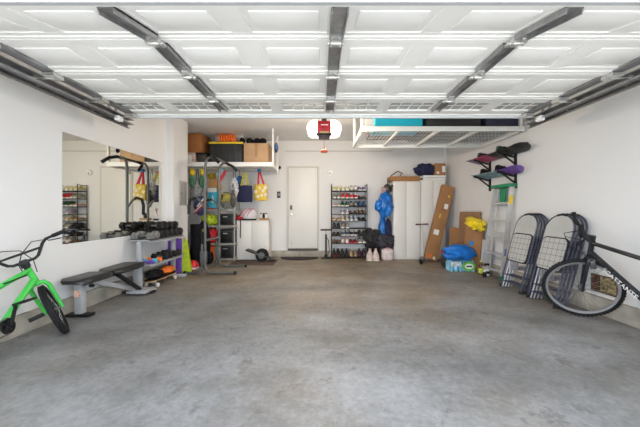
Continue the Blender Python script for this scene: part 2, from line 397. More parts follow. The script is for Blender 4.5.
# opener
OY = 4.06
OP = thing('garage_door_opener', 'red fronted garage door opener with two lit white lenses', 'door opener', (0.045, OY, 2.2))
ox = 0.045; oz0, oz1 = Z(135.5, OY), Z(121, OY)
MB().box((ox, OY + 0.16, (oz0 + oz1)/2 + 0.005), (0.19, 0.34, oz1 - oz0 - 0.02), None, 0.02).build('motor_housing', mat('dark_housing', (0.06, 0.055, 0.055), 0.45), OP)
MB().box((ox, OY - 0.02, (oz0 + oz1)/2 + 0.012), (0.185, 0.02, oz1 - oz0 - 0.035), None, 0.005).build('front_panel', RED, OP)
MB().b2((ox - 0.045, OY - 0.034, oz1 - 0.07), (ox + 0.055, OY - 0.0305, oz1 - 0.055)).build('nameplate', PAPER, OP)
MB().box((ox, OY - 0.01, oz0 + 0.012), (0.22, 0.10, 0.016), None, 0.006).build('base_plate', BLACK, OP)
MB().box((ox, OY - 0.034, oz0 + 0.036), (0.13, 0.01, 0.03), None, 0.004).build('control_strip', mat('tan_plastic', (0.55, 0.38, 0.16), 0.5), OP)
LENS = mat('lit_lens', (0.9, 0.9, 0.88), 0.4, 0, 0.01, 5, emit=(1.0, 0.95, 0.86), estr=2.2)
for sd in (-1, 1):
    pr = [(0.0, -0.105), (0.09, -0.105), (0.135, -0.075), (0.152, -0.02), (0.145, 0.03), (0.11, 0.08), (0.06, 0.102), (0.0, 0.105)]
    if sd < 0: pr = [(-u, w) for u, w in pr][::-1]
    q = MB(); q.prism(pr, (ox + sd*0.096, OY - 0.02, (oz0 + oz1)/2 + 0.01), (1, 0, 0), (0, 0, 1), (0, 1, 0), 0.2)
    q.build('lamp_lens', LENS, OP)
    ld = bpy.data.lights.new('opener_bulb', 'POINT'); ld.energy = LAMP_W; ld.color = (1.0, 0.83, 0.66); ld.shadow_soft_size = 0.07
    lo = bpy.data.objects.new('opener_bulb', ld); COL.objects.link(lo); lo.location = (ox + sd*0.17, OY - 0.02 + 0.32, (oz0+oz1)/2 - 0.02) 
q = MB(); q.b2((ox - 0.02, 1.25, 2.47), (ox + 0.02, OY + 0.1, 2.50)); q.build('rail', STEEL, OP)
q = MB(); q.bar((ox + 0.04, 3.25, 2.29), (ox + 0.03, 3.75, 2.46), 0.03, 0.008); q.box((ox + 0.03, 3.74, 2.44), (0.09, 0.10, 0.06), None, 0.006); q.build('trolley_arm', STEELD, OP)
MB().box((ox, OY - 0.03, oz1 + 0.02), (0.07, 0.05, 0.06)).build('rail_bracket', STEELD, OP)
q = MB()
for sd in (-1, 1): q.bar((ox + sd*0.10, OY + 0.15, oz1 - 0.02), (ox + sd*0.28, OY + 0.15, CZ), 0.03, 0.004, (0, 1, 0))
q.build('hanger_strap', BRIGHT, OP)
q = MB(); q.tube([(ox, OY - 0.05, oz0 + 0.01), (ox, OY - 0.05, Z(149, OY - 0.05))], 0.003, 6); q.build('release_cord', RED, OP)
q = MB(); pz = Z(152.3, OY - 0.05); q.lathe([(0.008, 0.07), (0.012, 0.045), (0.03, 0.028), (0.052, 0.02), (0.052, 0.0), (0, 0)], (ox, OY - 0.05, pz), (0, 0, 1), 12)
q.build('release_handle', mat('orange_red', (0.75, 0.08, 0.02), 0.45), OP)

# ---------------------------------------------------------------- left wall: mirror, breaker panel
MIR = mat('mirror_silver', (0.76, 0.77, 0.72), 0.015, 1.0, 0.0, 1)
tag(MB().b2((LW, 3.115, 0.795), (LW + 0.008, 5.06, 2.03)).build('wall_mirror', MIR), 'large frameless rectangular mirror on the left white wall', 'mirror')
ep = thing('breaker_panel', 'grey metal electrical breaker panel on the side wall beside the alcove', 'breaker panel', (PX + 0.01, 5.56, 1.27))
MB().b2((PX, 5.42, 1.27), (PX + 0.012, 5.70, 1.74), 0.003).build('panel_frame', mat('panel_grey', (0.40, 0.40, 0.38), 0.5, 0.1), ep)
MB().b2((PX + 0.012, 5.45, 1.31), (PX + 0.02, 5.67, 1.70), 0.003).build('panel_door', mat('panel_grey_door', (0.36, 0.36, 0.34), 0.5, 0.1), ep)
MB().box((PX + 0.024, 5.47, 1.5), (0.01, 0.02, 0.04)).build('latch', STEELD, ep)

# ---------------------------------------------------------------- bicycles
def rot_axis(p, axis, ang): return Matrix.Translation(p) @ Matrix.Rotation(ang, 4, axis) @ Matrix.Translation(-V(p))
def wheel(root, M, c, R, tr, rimr, spokes, tiremat, rimmat, name='wheel', depth=0.0):
    """c in bike local coordinates; wheel turns in the local xz plane"""
    c = V(c)
    t = MB(M); t.torus(c, R - tr, tr, (0, 1, 0), 56, 10)
    for k in range(60):        # tread blocks
        a = 2*PI*k/60; e = V((math.cos(a), 0, math.sin(a)))
        for sy in (-1, 1):
            t.box(c + e*(R - tr*0.12) + V((0, sy*tr*0.45, 0)), (tr*0.35, tr*0.5, 0.02), Matrix.Rotation(-a, 3, 'Y'))
    tire = t.build('wheel', tiremat, root)
    r = MB(M); r.lathe([(rimr, -0.012), (rimr + 0.006, -0.012), (R - tr*1.6, -0.011), (R - tr*1.3, -0.010), (R - tr*1.3, 0.010), (R - tr*1.6, 0.011), (rimr + 0.006, 0.012), (rimr, 0.012)], c, (0, 1, 0), 56)
    r2 = bmesh.new(); r.bm.free()
    r = MB(M); Rm = (rimr + R - tr*1.4)/2; hw = (R - tr*1.4 - rimr)/2
    pts = []
    for k in range(56):
        a = 2*PI*k/56; e = V((math.cos(a), 0, math.sin(a)))
        pts.append([c + e*(Rm - hw) + V((0, 0.006, 0)), c + e*(Rm + hw) + V((0, 0.012, 0)), c + e*(Rm + hw) + V((0, -0.012, 0)), c + e*(Rm - hw) + V((0, -0.006, 0))])
    pts.append(pts[0]); r.loft(pts, cap=False); r2.free(); bmesh.ops.remove_doubles(r.bm, verts=r.bm.verts[:], dist=1e-5)
    r.build('rim', rimmat, tire)
    h = MB(M); h.lathe([(0.012, -0.055), (0.012, -0.035), (0.028, -0.034), (0.028, -0.028), (0.014, -0.024), (0.014, 0.024), (0.028, 0.028), (0.028, 0.034), (0.012, 0.035), (0.012, 0.055)], c, (0, 1, 0), 14); h.build('hub', STEELD, tire)
    s = MB(M)
    for k in range(spokes):
        a = 2*PI*k/spokes; sy = 1 if k % 2 else -1; b = a + (0.5 if (k//2) % 2 else -0.5)
        s.tube([c + V((math.cos(b)*0.026, sy*0.031, math.sin(b)*0.026)), c + V((math.cos(a)*(rimr + 0.004), sy*0.003, math.sin(a)*(rimr + 0.004)))], 0.0014, 5)
    s.build('spokes', CHROME, tire)
    return tire

def bike_matrix(loc, yaw, lean): return Matrix.Translation(loc) @ Matrix.Rotation(yaw, 4, 'Z') @ Matrix.Rotation(lean, 4, 'X')

# --- green bmx, front wheel local origin under front axle, heading +x
def bmx():
    BL = V((-2.43, 2.68, 0)); 
    root = thing('bmx_bicycle', 'neon green bmx bicycle leaning on the left wall', 'bicycle', BL)
    A = bike_matrix(BL, math.radians(100), math.radians(-15))
    R = 0.25; steer_p = V((-0.13, 0, 0.60)); ax = V((-0.30, 0, 0.954)).normalized()
    S = A @ rot_axis(steer_p, ax, math.radians(32))
    BB = V((-0.54, 0, 0.29)); RA = V((-0.92, 0, R)); FA = V((0, 0, R)); HT = V((-0.155, 0, 0.68)); HB = V((-0.115, 0, 0.555)); SC = V((-0.66, 0, 0.54))
    f = MB(A); f.tube([HB, HT], 0.024, 12)
    f.tube([HT + V((-0.005, 0, -0.025)), SC], [0.022]*2, 12); f.tube([HB + V((-0.003, 0, 0.02)), BB], [0.026]*2, 12); f.tube([SC + V((0.02, 0, 0.03)), BB], 0.017, 10)
    for s in (-1, 1):
        f.tube([SC + V((0, 0, -0.02)), V((-0.90, s*0.06, R + 0.02))], 0.010, 8); f.tube([BB, V((-0.70, s*0.055, 0.265)), V((-0.92, s*0.062, R))], 0.011, 8)
    f.tube([BB + V((0, -0.038, 0)), BB + V((0, 0.038, 0))], 0.026, 12)
    fr = f.build('frame', BMXG, root)
    MB(A).tube([HT + (BB-HB)*0.14 + V((0, -0.024, -0.02)), HT + (SC-HT)*0.55 + V((0, -0.024, 0.0))], 0.006, 6).build('frame_decal', BLACK, fr)
    k = MB(S)
    k.tube([HB + V((0.002, 0, -0.005)), HB + V((0.012, 0, -0.03))], 0.026, 12)
    for s in (-1, 1): k.tube([HB + V((0.012, 0, -0.028)), HB + V((0.02, s*0.045, -0.032)), HB + V((0.035, s*0.062, -0.07)), FA + V((-0.01, s*0.062, 0.05)), FA + V((0, s*0.062, -0.012))], [0.02, 0.02, 0.019, 0.014, 0.012], 10)
    k.build('fork', BMXG, root)
    for s in (1,): MB(S).tube([FA + V((0, s*0.068, 0)), FA + V((0, s*0.175, 0))], 0.019, 10).build('axle_peg', BLACK, root)
    wheel(root, S, FA, R, 0.026, R - 0.062, 36, RUBBER, BLACK)
    wheel(root, A, RA, R, 0.026, R - 0.062, 36, RUBBER, BLACK)
    st = MB(S); st.tube([HT, HT + ax*0.05], 0.022, 10); st.box(HT + ax*0.06 + V((0.03, 0, 0)), (0.075, 0.055, 0.045), None, 0.008)
    for z in (0, 1): st.tube([HT + ax*(0.028 + 0.014*z) + V((0, -0.03, 0)), HT + ax*(0.028 + 0.014*z) + V((0, 0.03, 0))], 0.018, 8)
    st.build('stem', BLACK, root)
    HBc = HT + ax*0.065 + V((0.045, 0, 0))
    b = MB(S); pts = [HBc + V(p) for p in ((-0.085, 0.33, 0.135), (-0.03, 0.20, 0.13), (-0.012, 0.165, 0.105), (0, 0.10, 0.015), (0, 0.07, 0.0), (0, -0.07, 0.0), (0, -0.10, 0.015), (-0.012, -0.165, 0.105), (-0.03, -0.20, 0.13), (-0.085, -0.33, 0.135))]
    b.tube(pts, 0.0125, 10); b.tube([HBc + V((-0.008, 0.145, 0.075)), HBc + V((-0.008, -0.145, 0.075))], 0.010, 10)
    hb = b.build('handlebar', BLACK, root)
    for s in (-1, 1):
        MB(S).tube([HBc + V((-0.055, s*0.25, 0.132)), HBc + V((-0.088, s*0.345, 0.1355))], 0.018, 10).build('grip', RUBBER, hb)
        MB(S).tube([HBc + V((-0.03, s*0.20, 0.13)), HBc + V((0.03, s*0.21, 0.115)), HBc + V((0.0, s*0.30, 0.095))], 0.006, 6).build('brake_lever', BLACK, hb)
    c = MB(S)
    for s, e in ((1, 0.0), (-1, 0.03)):
        c.tube([HBc + V((-0.02, s*0.20, 0.125)), HBc + V((0.08, s*0.10, 0.16)), HBc + V((0.12, s*0.0, 0.12 - e)), HBc + V((0.09, -s*0.05, 0.0)), HBc + V((0.0, -s*0.04, -0.12))], 0.004, 6)
    c.build('brake_cable', BLACK, root)
    cr = MB(A); cr.lathe([(0.05, 0), (0.060, 0), (0.062, 0.006), (0.05, 0.006), (0.05, 0)], BB + V((0, -0.056, 0)), (0, 1, 0), 28)
    for k_ in range(5):
        a = 2*PI*k_/5; cr.bar(BB + V((0, -0.056, 0)), BB + V((0.055*math.cos(a), -0.056, 0.055*math.sin(a))), 0.012, 0.014, (0, 1, 0))
    cr.build('chainring', BLACK, root)
    cd = V((math.cos(1.0), 0, math.sin(1.0)))
    for s, y in ((1, -0.075), (-1, 0.075)):
        q = MB(A); q.bar(BB + V((0, y, 0)), BB + cd*0.165*s + V((0, y, 0)), 0.014, 0.026, (0, 1, 0), 0.004); ck = q.build('crank_arm', BLACK, root)
        pc = BB + cd*0.165*s + V((0, y*1.0 + (-0.06 if y < 0 else 0.06), 0)); q = MB(A)
        for yy in (-0.045, 0.045): q.box(pc + V((0, yy, 0)), (0.09, 0.012, 0.018))
        for xx in (-0.042, 0.0, 0.042): q.box(pc + V((xx, 0, 0)), (0.012, 0.1, 0.018))
        q.build('pedal', BLACK, ck)
    q = MB(A); q.tube([SC, SC + V((-0.035, 0, 0.10))], 0.013, 8); q.ball(SC + V((-0.05, 0, 0.12)), (0.24, 0.12, 0.06), 0.05, 2); q.build('saddle', BLACK, root)
    q = MB(A); q.tube([BB + V((0, -0.056, 0.058)), RA + V((0, -0.05, 0.03)), RA + V((-0.03, -0.05, 0)), RA + V((0, -0.05, -0.03)), BB + V((0, -0.056, -0.058))], 0.005, 6); q.build('chain', STEELD, root)
bmx()

# --- black hybrid bicycle at the right wall
def hybrid():
    WC = V((2.86, 3.10, 0)); R = 0.338
    root = thing('hybrid_bicycle', 'black flat bar bicycle with white lettering leaning on the right wall', 'bicycle', WC)
    A = bike_matrix(V((2.88, 3.10, 0)), math.radians(92), math.radians(-6))
    FA = V((0, 0, R)); HB = V((-0.125, 0, 0.71)); HT = V((-0.17, 0, 0.865)); ax = (HT - HB).normalized(); BB = V((-0.70, 0, 0.285)); RA = V((-1.07, 0, R)); SC = V((-0.84, 0, 0.72))
    S = A @ rot_axis(HB, ax, math.radians(54))
    # keep the front wheel where the photograph shows it
    off = V((2.80, 3.06, R)) - (S @ FA); off.z = 0
    A = Matrix.Translation(off) @ A; S = Matrix.Translation(off) @ S
    f = MB(A); f.tube([HB, HT], 0.024, 12); f.tube([HT + V((0, 0, -0.03)), SC + V((0.01, 0, -0.02))], 0.020, 12)
    f.tube([HB + V((-0.01, 0, 0.03)), BB], 0.028, 12); f.tube([SC, BB], 0.017, 10)
    f.tube([BB + V((0, -0.036, 0)), BB + V((0, 0.036, 0))], 0.024, 12)
    for s in (-1, 1):
        f.tube([SC + V((0, 0, -0.02)), V((-1.06, s*0.055, R + 0.02))], 0.009, 8); f.tube([BB, V((-0.86, s*0.05, 0.30)), V((-1.07, s*0.06, R))], 0.010, 8)
    fr = f.build('frame', BIKEB, root)
    # lettering on the down tube, on the side facing the room
    dvec = (BB - HB).normalized(); up = V((0, 1, 0)).cross(dvec).normalized()
    up = -up if up.z < 0 else up
    fc = bpy.data.curves.new('lettering', 'FONT'); fc.body = 'SCATTANTE'; fc.size = 0.060; fc.extrude = 0.0006; fc.space_character = 1.02; fc.align_y = 'CENTER'
    fo = bpy.data.objects.new('lettering', fc); COL.objects.link(fo); fc.materials.append(mat('white_decal', (0.85, 0.85, 0.85), 0.4))
    nrm = V((0, 1, 0)) if False else dvec.cross(up)
    M3 = Matrix((dvec, up, dvec.cross(up))).transposed().to_4x4()
    lpos = HB + dvec*0.19 + V((0, 0.0285, 0)) if dvec.cross(up).y > 0 else HB + dvec*0.19 + V((0, -0.0285, 0))
    bpy.context.view_layer.update(); dg = bpy.context.evaluated_depsgraph_get()
    me = bpy.data.meshes.new_from_object(fo.evaluated_get(dg)); bpy.data.objects.remove(fo)
    ym = (min(v.co.y for v in me.vertices) + max(v.co.y for v in me.vertices))/2
    for v in me.vertices: v.co.y -= ym
    fo = bpy.data.objects.new('lettering', me); COL.objects.link(fo)
    fo.parent = fr
    fo.matrix_local = Matrix.Translation(-WC) @ A @ Matrix.Translation(lpos) @ M3
    k = MB(S)
    k.tube([HB, HB - ax*0.03], 0.027, 12)
    for s in (-1, 1): k.tube([HB - ax*0.03, HB - ax*0.04 + V((0.01, s*0.045, 0)), HB - ax*0.07 + V((0.015, s*0.054, 0)), FA + V((-0.05, s*0.056, 0.16)), FA + V((0, s*0.056, -0.01))], [0.02, 0.019, 0.018, 0.015, 0.010], 10)
    k.build('fork', BIKEB, root)
    q = MB(S)
    for s in (-1, 1): q.box(HB - ax*0.10 + V((-0.03, s*0.035, 0)), (0.05, 0.02, 0.09), None, 0.006)
    q.build('brake_caliper', STEELD, root)
    wheel(root, S, FA, R, 0.019, R - 0.058, 32, RUBBER, mat('rim_alloy', (0.55, 0.55, 0.56), 0.3, 0.9, 0.05))
    wheel(root, A, RA, R, 0.019, R - 0.058, 32, RUBBER, MATS['rim_alloy'])
    st = MB(S); st.tube([HT, HT + ax*0.05], 0.022, 12); st.tube([HT + ax*0.035, HT + ax*0.06 + V((0.09, 0, 0.015))], 0.019, 10); st.tube([HT + ax*0.06 + V((0.09, -0.028, 0.015)), HT + ax*0.06 + V((0.09, 0.028, 0.015))], 0.024, 12); st.build('stem', BLACK, root)
    C = HT + ax*0.06 + V((0.09, 0, 0.015))
    b = MB(S); b.tube([C + V((-0.03, 0.22, 0.015)), C + V((-0.01, 0.12, 0.01)), C + V((0, 0.04, 0)), C + V((0, -0.04, 0)), C + V((-0.01, -0.12, 0.01)), C + V((-0.03, -0.22, 0.015))], 0.0125, 10); hb = b.build('handlebar', BLACK, root)
    for s in (-1, 1):
        MB(S).tube([C + V((-0.018, s*0.12, 0.012)), C + V((-0.03, s*0.225, 0.015))], 0.018, 10).build('grip', RUBBER, hb)
        MB(S).tube([C + V((-0.03, s*0.215, 0.015)), C + V((0.005, s*0.216, 0.06)), C + V((0.005, s*0.214, 0.18))], [0.014, 0.015, 0.020], 10).build('bar_end', RUBBER, hb)
        MB(S).tube([C + V((0.0, s*0.14, 0.0)), C + V((0.05, s*0.15, -0.02)), C + V((0.04, s*0.25, -0.05))], 0.007, 6).build('brake_lever', BLACK, hb)
    c = MB(S)
    for s in (-1, 1): c.tube([C + V((0.03, s*0.13, 0)), C + V((0.13, s*0.05, 0.02)), C + V((0.12, -s*0.02, -0.12)), C + V((0.0, -s*0.03, -0.22))], 0.004, 6)
    c.build('brake_cable', BLACK, root)
    q = MB(A); q.tube([SC, SC + V((-0.05, 0, 0.14))], 0.0135, 8); q.build('seat_post', BLACK, root)
    q = MB(A); q.ball(SC + V((-0.07, 0, 0.165)), (0.27, 0.15, 0.07), 0.05, 2, 3); q.build('saddle', BLKFAB, root)
    q = MB(A); q.lathe([(0.03, 0), (0.095, 0), (0.095, 0.006), (0.03, 0.006)], BB + V((0, 0.045, 0)), (0, 1, 0), 28); q.build('chainring', STEELD, root)
    cd = V((math.cos(-0.6), 0, math.sin(-0.6)))
    for s, y in ((1, -0.07), (-1, 0.07)):
        q = MB(A); q.bar(BB + V((0, y, 0)), BB + cd*0.17*s + V((0, y, 0)), 0.014, 0.024, (0, 1, 0), 0.004); ck = q.build('crank_arm', BLACK, root)
        MB(A).box(BB + cd*0.17*s + V((0, y + (0.055 if y > 0 else -0.055), 0)), (0.09, 0.09, 0.02), None, 0.005).build('pedal', BLACK, ck)
hybrid()

# ---------------------------------------------------------------- weight bench
def bench():
    r = thing('weight_bench', 'grey framed weight bench with flat black padded top by the left wall', 'weight bench', (-2.62, 3.6, 0))
    def pad(name, y0, y1, z0, z1):
        q = MB(); rings = []; xc = -2.63
        for k in range(9):
            t = k / 8; y = y0 + (y1 - y0)*t; z = z0 + (z1 - z0)*t
            w = 0.14 * (1 if 0.12 < t < 0.88 else 0.86 if 0.02 < t < 0.98 else 0.7); h = 0.03 if 0.02 < t < 0.98 else 0.02
            rings.append([(xc + w*math.cos(a)*1.0 if abs(math.cos(a)) < 0.9 else xc + w*math.copysign(1, math.cos(a)), y, z + h*(1 if math.sin(a) > 0.2 else -1 if math.sin(a) < -0.2 else 0)) for a in [2*PI*i/12 + 0.13 for i in range(12)]])
        q.loft(rings); q.build(name, VINYL, r, 60)
    pad('seat_pad', 2.98, 3.46, 0.405, 0.405); pad('back_pad', 3.49, 4.08, 0.405, 0.412)
    f = MB(); f.b2((-2.66, 3.12, 0.34), (-2.60, 4.15, 0.375)); f.build('top_rail', BLACK, r)
    MB().b2((-2.70, 3.11, 0.03), (-2.62, 3.18, 0.37), 0.006).build('front_post', LGREY, r)
    MB().b2((-2.698, 3.105, 0.22), (-2.63, 3.1095, 0.29)).build('sticker', mat('orange_white_label', (0.75, 0.42, 0.32), 0.5, 0, 0.5, 30), r)
    MB().b2((-2.70, 4.08, 0.03), (-2.62, 4.15, 0.385), 0.006).build('rear_post', LGREY, r)
    MB().bar((-2.66, 3.30, 0.345), (-2.62, 4.02, 0.05), 0.055, 0.055, (1, 0, 0), 0.005).build('strut', LGREY, r)
    MB().bar((-2.60, 3.62, 0.36), (-2.53, 3.98, 0.06), 0.05, 0.04, (1, 0, 0), 0.005).build('adjustment_arm', BLACK, r)
    MB().b2((-2.66, 3.88, 0.025), (-2.40, 4.12, 0.065), 0.006).build('foot_plate', LGREY, r)
    for y, x0, x1 in ((3.145, -2.795, -2.53), (4.03, -2.795, -2.36)):
        MB().b2((x0, y - 0.05, 0), (x1, y + 0.05, 0.03), 0.008).build('foot', BLACK, r)
    MB().tube([(-2.60, 3.20, 0.32), (-2.56, 3.20, 0.32)], 0.02, 8).build('adjustment_knob', BLACK, r)
bench()

# ---------------------------------------------------------------- dumbbell rack and dumbbells
def dumbbell(c, axis, hr, length, m, label, cat='dumbbell', group='dumbbells on the rack', handle=None):
    t = thing('dumbbell', label, cat, V(c) - V((0, 0, hr)), group)
    a = V(axis).normalized(); hl = length * 0.30
    q = MB(); q.tube([V(c) - a*length*0.22, V(c) + a*length*0.22], hr*0.28, 10); q.build('handle', handle or CHROME, t)
    for s in (-1, 1):
        q = MB(); q.lathe([(hr*0.75, 0), (hr, hr*0.22), (hr, hl - hr*0.22), (hr*0.75, hl)], V(c) + a*s*length*0.5 - a*(hl if s > 0 else 0), a, 6)
        q.build('head', m, t)
    return t
def drack():
    r = thing('dumbbell_rack', 'two tier grey dumbbell rack below the wall mirror', 'dumbbell rack', (-2.6, 4.6, 0))
    for y in (4.12, 5.06):
        q = MB(); q.b2((-2.655, y - 0.03, 0.04), (-2.595, y + 0.03, 0.72), 0.004); q.build('upright', LGREY, r)
        MB().b2((-2.79, y - 0.035, 0), (-2.40, y + 0.035, 0.04), 0.005).build('foot', LGREY, r)
    for z, x0, x1, dz in ((0.725, -2.79, -2.455, 0.0), (0.37, -2.78, -2.46, 0.0)):
        q = MB(); q.b2((x0, 4.10, z), (x1, 5.08, z + 0.012)); q.b2((x0, 4.10, z), (x0 + 0.012, 5.08, z + 0.03)); q.b2((x1 - 0.012, 4.10, z - 0.02), (x1, 5.08, z + 0.014)); q.build('tray', LGREY, r)
drack()
GREYIRON = mat('grey_iron', (0.20, 0.20, 0.19), 0.6, 0.3, 0.15, 14); BLKIRON = mat('black_iron', (0.012, 0.012, 0.013), 0.5, 0, 0.3, 14, spec=0.3)
tz = 0.738
row = [(4.165, 0.056, GREYIRON, 'small grey hex dumbbell at the near end of the top tray'),
       (4.29, 0.062, GREYIRON, 'larger grey hex dumbbell on the top tray, second from its near end'),
       (4.425, 0.064, BLKIRON, 'black hex dumbbell on the top tray, right after the two grey ones'),
       (4.565, 0.068, BLKIRON, 'black hex dumbbell on the top tray, fourth from its near end'),
       (4.71, 0.071, BLKIRON, 'large black hex dumbbell on the top tray, third from its far end'),
       (4.86, 0.073, BLKIRON, 'large black hex dumbbell on the top tray, next to last at the far end'),
       (5.01, 0.068, BLKIRON, 'black hex dumbbell at the far end of the top tray, beside the pilaster')]
for i, (y, hr, m, lab) in enumerate(row):
    dumbbell((-2.605, y, tz + hr), (1, 0, 0), hr, 0.31, m, lab, handle=STEELD)
for i, y in enumerate((4.495, 4.64, 4.785, 4.935)):    # second layer
    dumbbell((-2.63, y, tz + 0.19), (1, 0, 0), 0.060, 0.27, BLKIRON, 'black hex dumbbell stacked in the upper layer, ' + ['nearest of the four', 'second of the four from the near end', 'third of the four from the near end', 'farthest of the four'][i], handle=STEELD)
low = [(4.16, 0.032, PURPLE, 'small purple coated dumbbell on the lower tray'), (4.27, 0.034, mat('sky_blue_vinyl', (0.10, 0.42, 0.62), 0.5), 'small light blue coated dumbbell on the lower tray'), (4.38, 0.034, ORANGE, 'small orange coated dumbbell on the lower tray')]
for y, hr, m, lab in low: dumbbell((-2.58, y, 0.383 + hr), (1, 0.0, 0), hr, 0.24, m, lab, handle=m)
for i, (y, hr) in enumerate(((4.56, 0.050), (4.69, 0.055), (4.83, 0.058), (4.965, 0.055))):
    dumbbell((-2.58, y, 0.383 + hr), (1, 0, 0), hr, 0.26, BLKIRON, 'black chrome handled dumbbell on the lower tray, ' + ['next to the orange one', 'second after the orange one', 'next to last at the far end', 'at the far end by the purple mats'][i])
# under the rack
lb = thing('longboard', 'black longboard with wooden edge lying on the floor under the dumbbell rack', 'skateboard', (-2.58, 4.62, 0))
q = MB(); pl = []
for k in range(24):
    a = 2*PI*k/24; pl.append((0.105*math.copysign(abs(math.cos(a))**0.6, math.cos(a)), 0.40*math.copysign(abs(math.sin(a))**0.8, math.sin(a))))
q.prism(pl, (-2.58, 4.6, 0.10), (1, 0, 0), (0, 1, 0), (0, 0, 1), 0.012); q.build('deck', mat('maple_edge', (0.45, 0.27, 0.11), 0.6), lb)
MB().prism([(u*0.96, w*0.985) for u, w in pl], (-2.58, 4.6, 0.1125), (1, 0, 0), (0, 1, 0), (0, 0, 1), 0.003).build('grip_tape', RUBBER, lb)
for y in (4.34, 4.86):
    MB().box((-2.58, y, 0.075), (0.14, 0.04, 0.05), None, 0.008).build('truck', BRIGHT, lb)
    for s in (-1, 1): MB().lathe([(0.02, -0.02), (0.034, -0.014), (0.034, 0.014), (0.02, 0.02)], (-2.58 + s*0.09, y, 0.034), (1, 0, 0), 14).build('wheel', OFFW, lb)
t = MB().ball((-2.58, 4.78, 0.175), (0.18, 0.36, 0.12), 0.2, 3, 5, 3, 0.116); tag(t.build('folded_towel', ORANGE), 'orange folded cloth lying on the black longboard', 'towel')
t = MB().ball((-2.58, 4.42, 0.185), (0.20, 0.34, 0.14), 0.2, 3, 8, 3, 0.116); tag(t.build('black_pouch', BLKFAB), 'black pouch lying on the near end of the longboard', 'pouch')

# mats, ball
def leaning_slab(name, label, cat, x, y0, y1, w, h, th, m):
    """slab standing on the floor at y0, top leaning back to y1"""
    q = MB(); q.bar((x, y0, 0.005), (x, y1, h), w, th, (1, 0, 0), 0.006)
    o = q.build(name, m); return tag(o, label, cat, 'rolled and folded yoga mats')
leaning_slab('yoga_mat', 'purple foam mat standing left of the grey rack upright', 'mat', -2.745, 5.15, 5.165, 0.06, 0.62, 0.03, PURPLE)
leaning_slab('yoga_mat', 'purple foam mat standing right of the grey rack upright', 'mat', -2.585, 5.16, 5.185, 0.10, 0.66, 0.03, PURPLE)
q = MB(); q.prism([(0, 0), (0.17, 0), (0.145, 0.16), (0.12, 0.30), (0.06, 0.60), (0.0, 0.66)], (-2.56, 5.24, 0.003), (1, 0, 0), (0, 0.06, 1), (0, 1, 0), 0.05)
tag(q.build('yoga_mat', LIME), 'lime green folded mat leaning beside the purple mats', 'mat', 'rolled and folded yoga mats')
bl = thing('exercise_ball', 'small red ball with white stripe on the floor by the power tower', 'ball', (-2.50, 5.42, 0))
bc = V((-2.47, 5.49, 0.105))
MB().ball(bc, (0.21, 0.21, 0.21)).build('ball_shell', mat('red_rubber', (0.60, 0.02, 0.02), 0.4), bl)
q = MB(); n = 24; q.loft([[bc + Euler((0.3, 0.35, 0)).to_matrix() @ V((r*math.cos(2*PI*k/n), r*math.sin(2*PI*k/n), z)) for k in range(n)] for r, z in ((0.1055, -0.022), (0.1065, 0.0), (0.1055, 0.022))], cap=False)
q.build('stripe', PAPER, bl)

# ---------------------------------------------------------------- power tower
def tower():
    r = thing('power_tower', 'grey tubular pull up power tower with black grips', 'exercise tower', (-2.0, 5.5, 0))
    T = 0.024
    for y, x in ((5.2, -2.12), (5.86, -2.10)):
        q = MB(); q.tube([(x + 0.55, y, 0.03), (x + 0.12, y, 0.03), (x + 0.05, y, 0.045), (x + 0.015, y, 0.10), (x, y, 0.2), (x, y, 1.95), (x + 0.015, y, 2.06), (x + 0.06, y, 2.13), (x + 0.12, y, 2.15), (x + 0.17, y, 2.14)], T, 10); q.build('upright', GREYP, r)
        q = MB(); q.tube([(x - 0.37, y, 0.03), (x - 0.16, y, 0.03), (x - 0.09, y, 0.045), (x - 0.058, y, 0.10), (x - 0.055, y, 0.2), (x - 0.055, y, 0.55)], T, 10); q.build('rear_leg', GREYP, r)
        MB().b2((x - 0.085, y - 0.03, 0.2), (x + 0.03, y + 0.03, 0.42), 0.006).build('joint_sleeve', GREYP, r)
        for xx in (x + 0.55, x - 0.37): MB().tube([(xx - 0.02, y, 0.03), (xx + 0.02, y, 0.03)], 0.03, 10).build('foot_cap', BLACK, r)
        q = MB(); q.tube([(x, y, 1.22), (x - 0.10, y, 1.36), (x - 0.18, y, 1.40), (x - 0.27, y, 1.37), (x - 0.30, y, 1.26), (x - 0.295, y, 1.08)], 0.02, 10); a = q.build('dip_arm', GREYP, r)
        MB().tube([(x - 0.14, y, 1.385), (x - 0.18, y, 1.40), (x - 0.27, y, 1.37), (x - 0.30, y, 1.26), (x - 0.295, y, 1.10)], 0.026, 10).build('dip_grip', BLACK, a)
    MB().tube([(-2.12, 5.2, 0.62), (-2.10, 5.86, 0.62)], 0.024, 10).build('cross_tube', GREYP, r)
    MB().tube([(-1.97, 5.2, 2.145), (-1.95, 5.86, 2.145)], 0.024, 10).build('pull_up_bar', GREYP, r)
    for y, s, x in ((5.2, -1, -1.97), (5.86, 1, -1.95)):
        MB().tube([(x, y - s*0.10, 2.147), (x, y + s*0.05, 2.145), (x + 0.07, y + s*0.14, 2.11), (x + 0.17, y + s*0.2, 2.02)], 0.030, 10).build('pull_up_grip', BLACK, r)
tower()

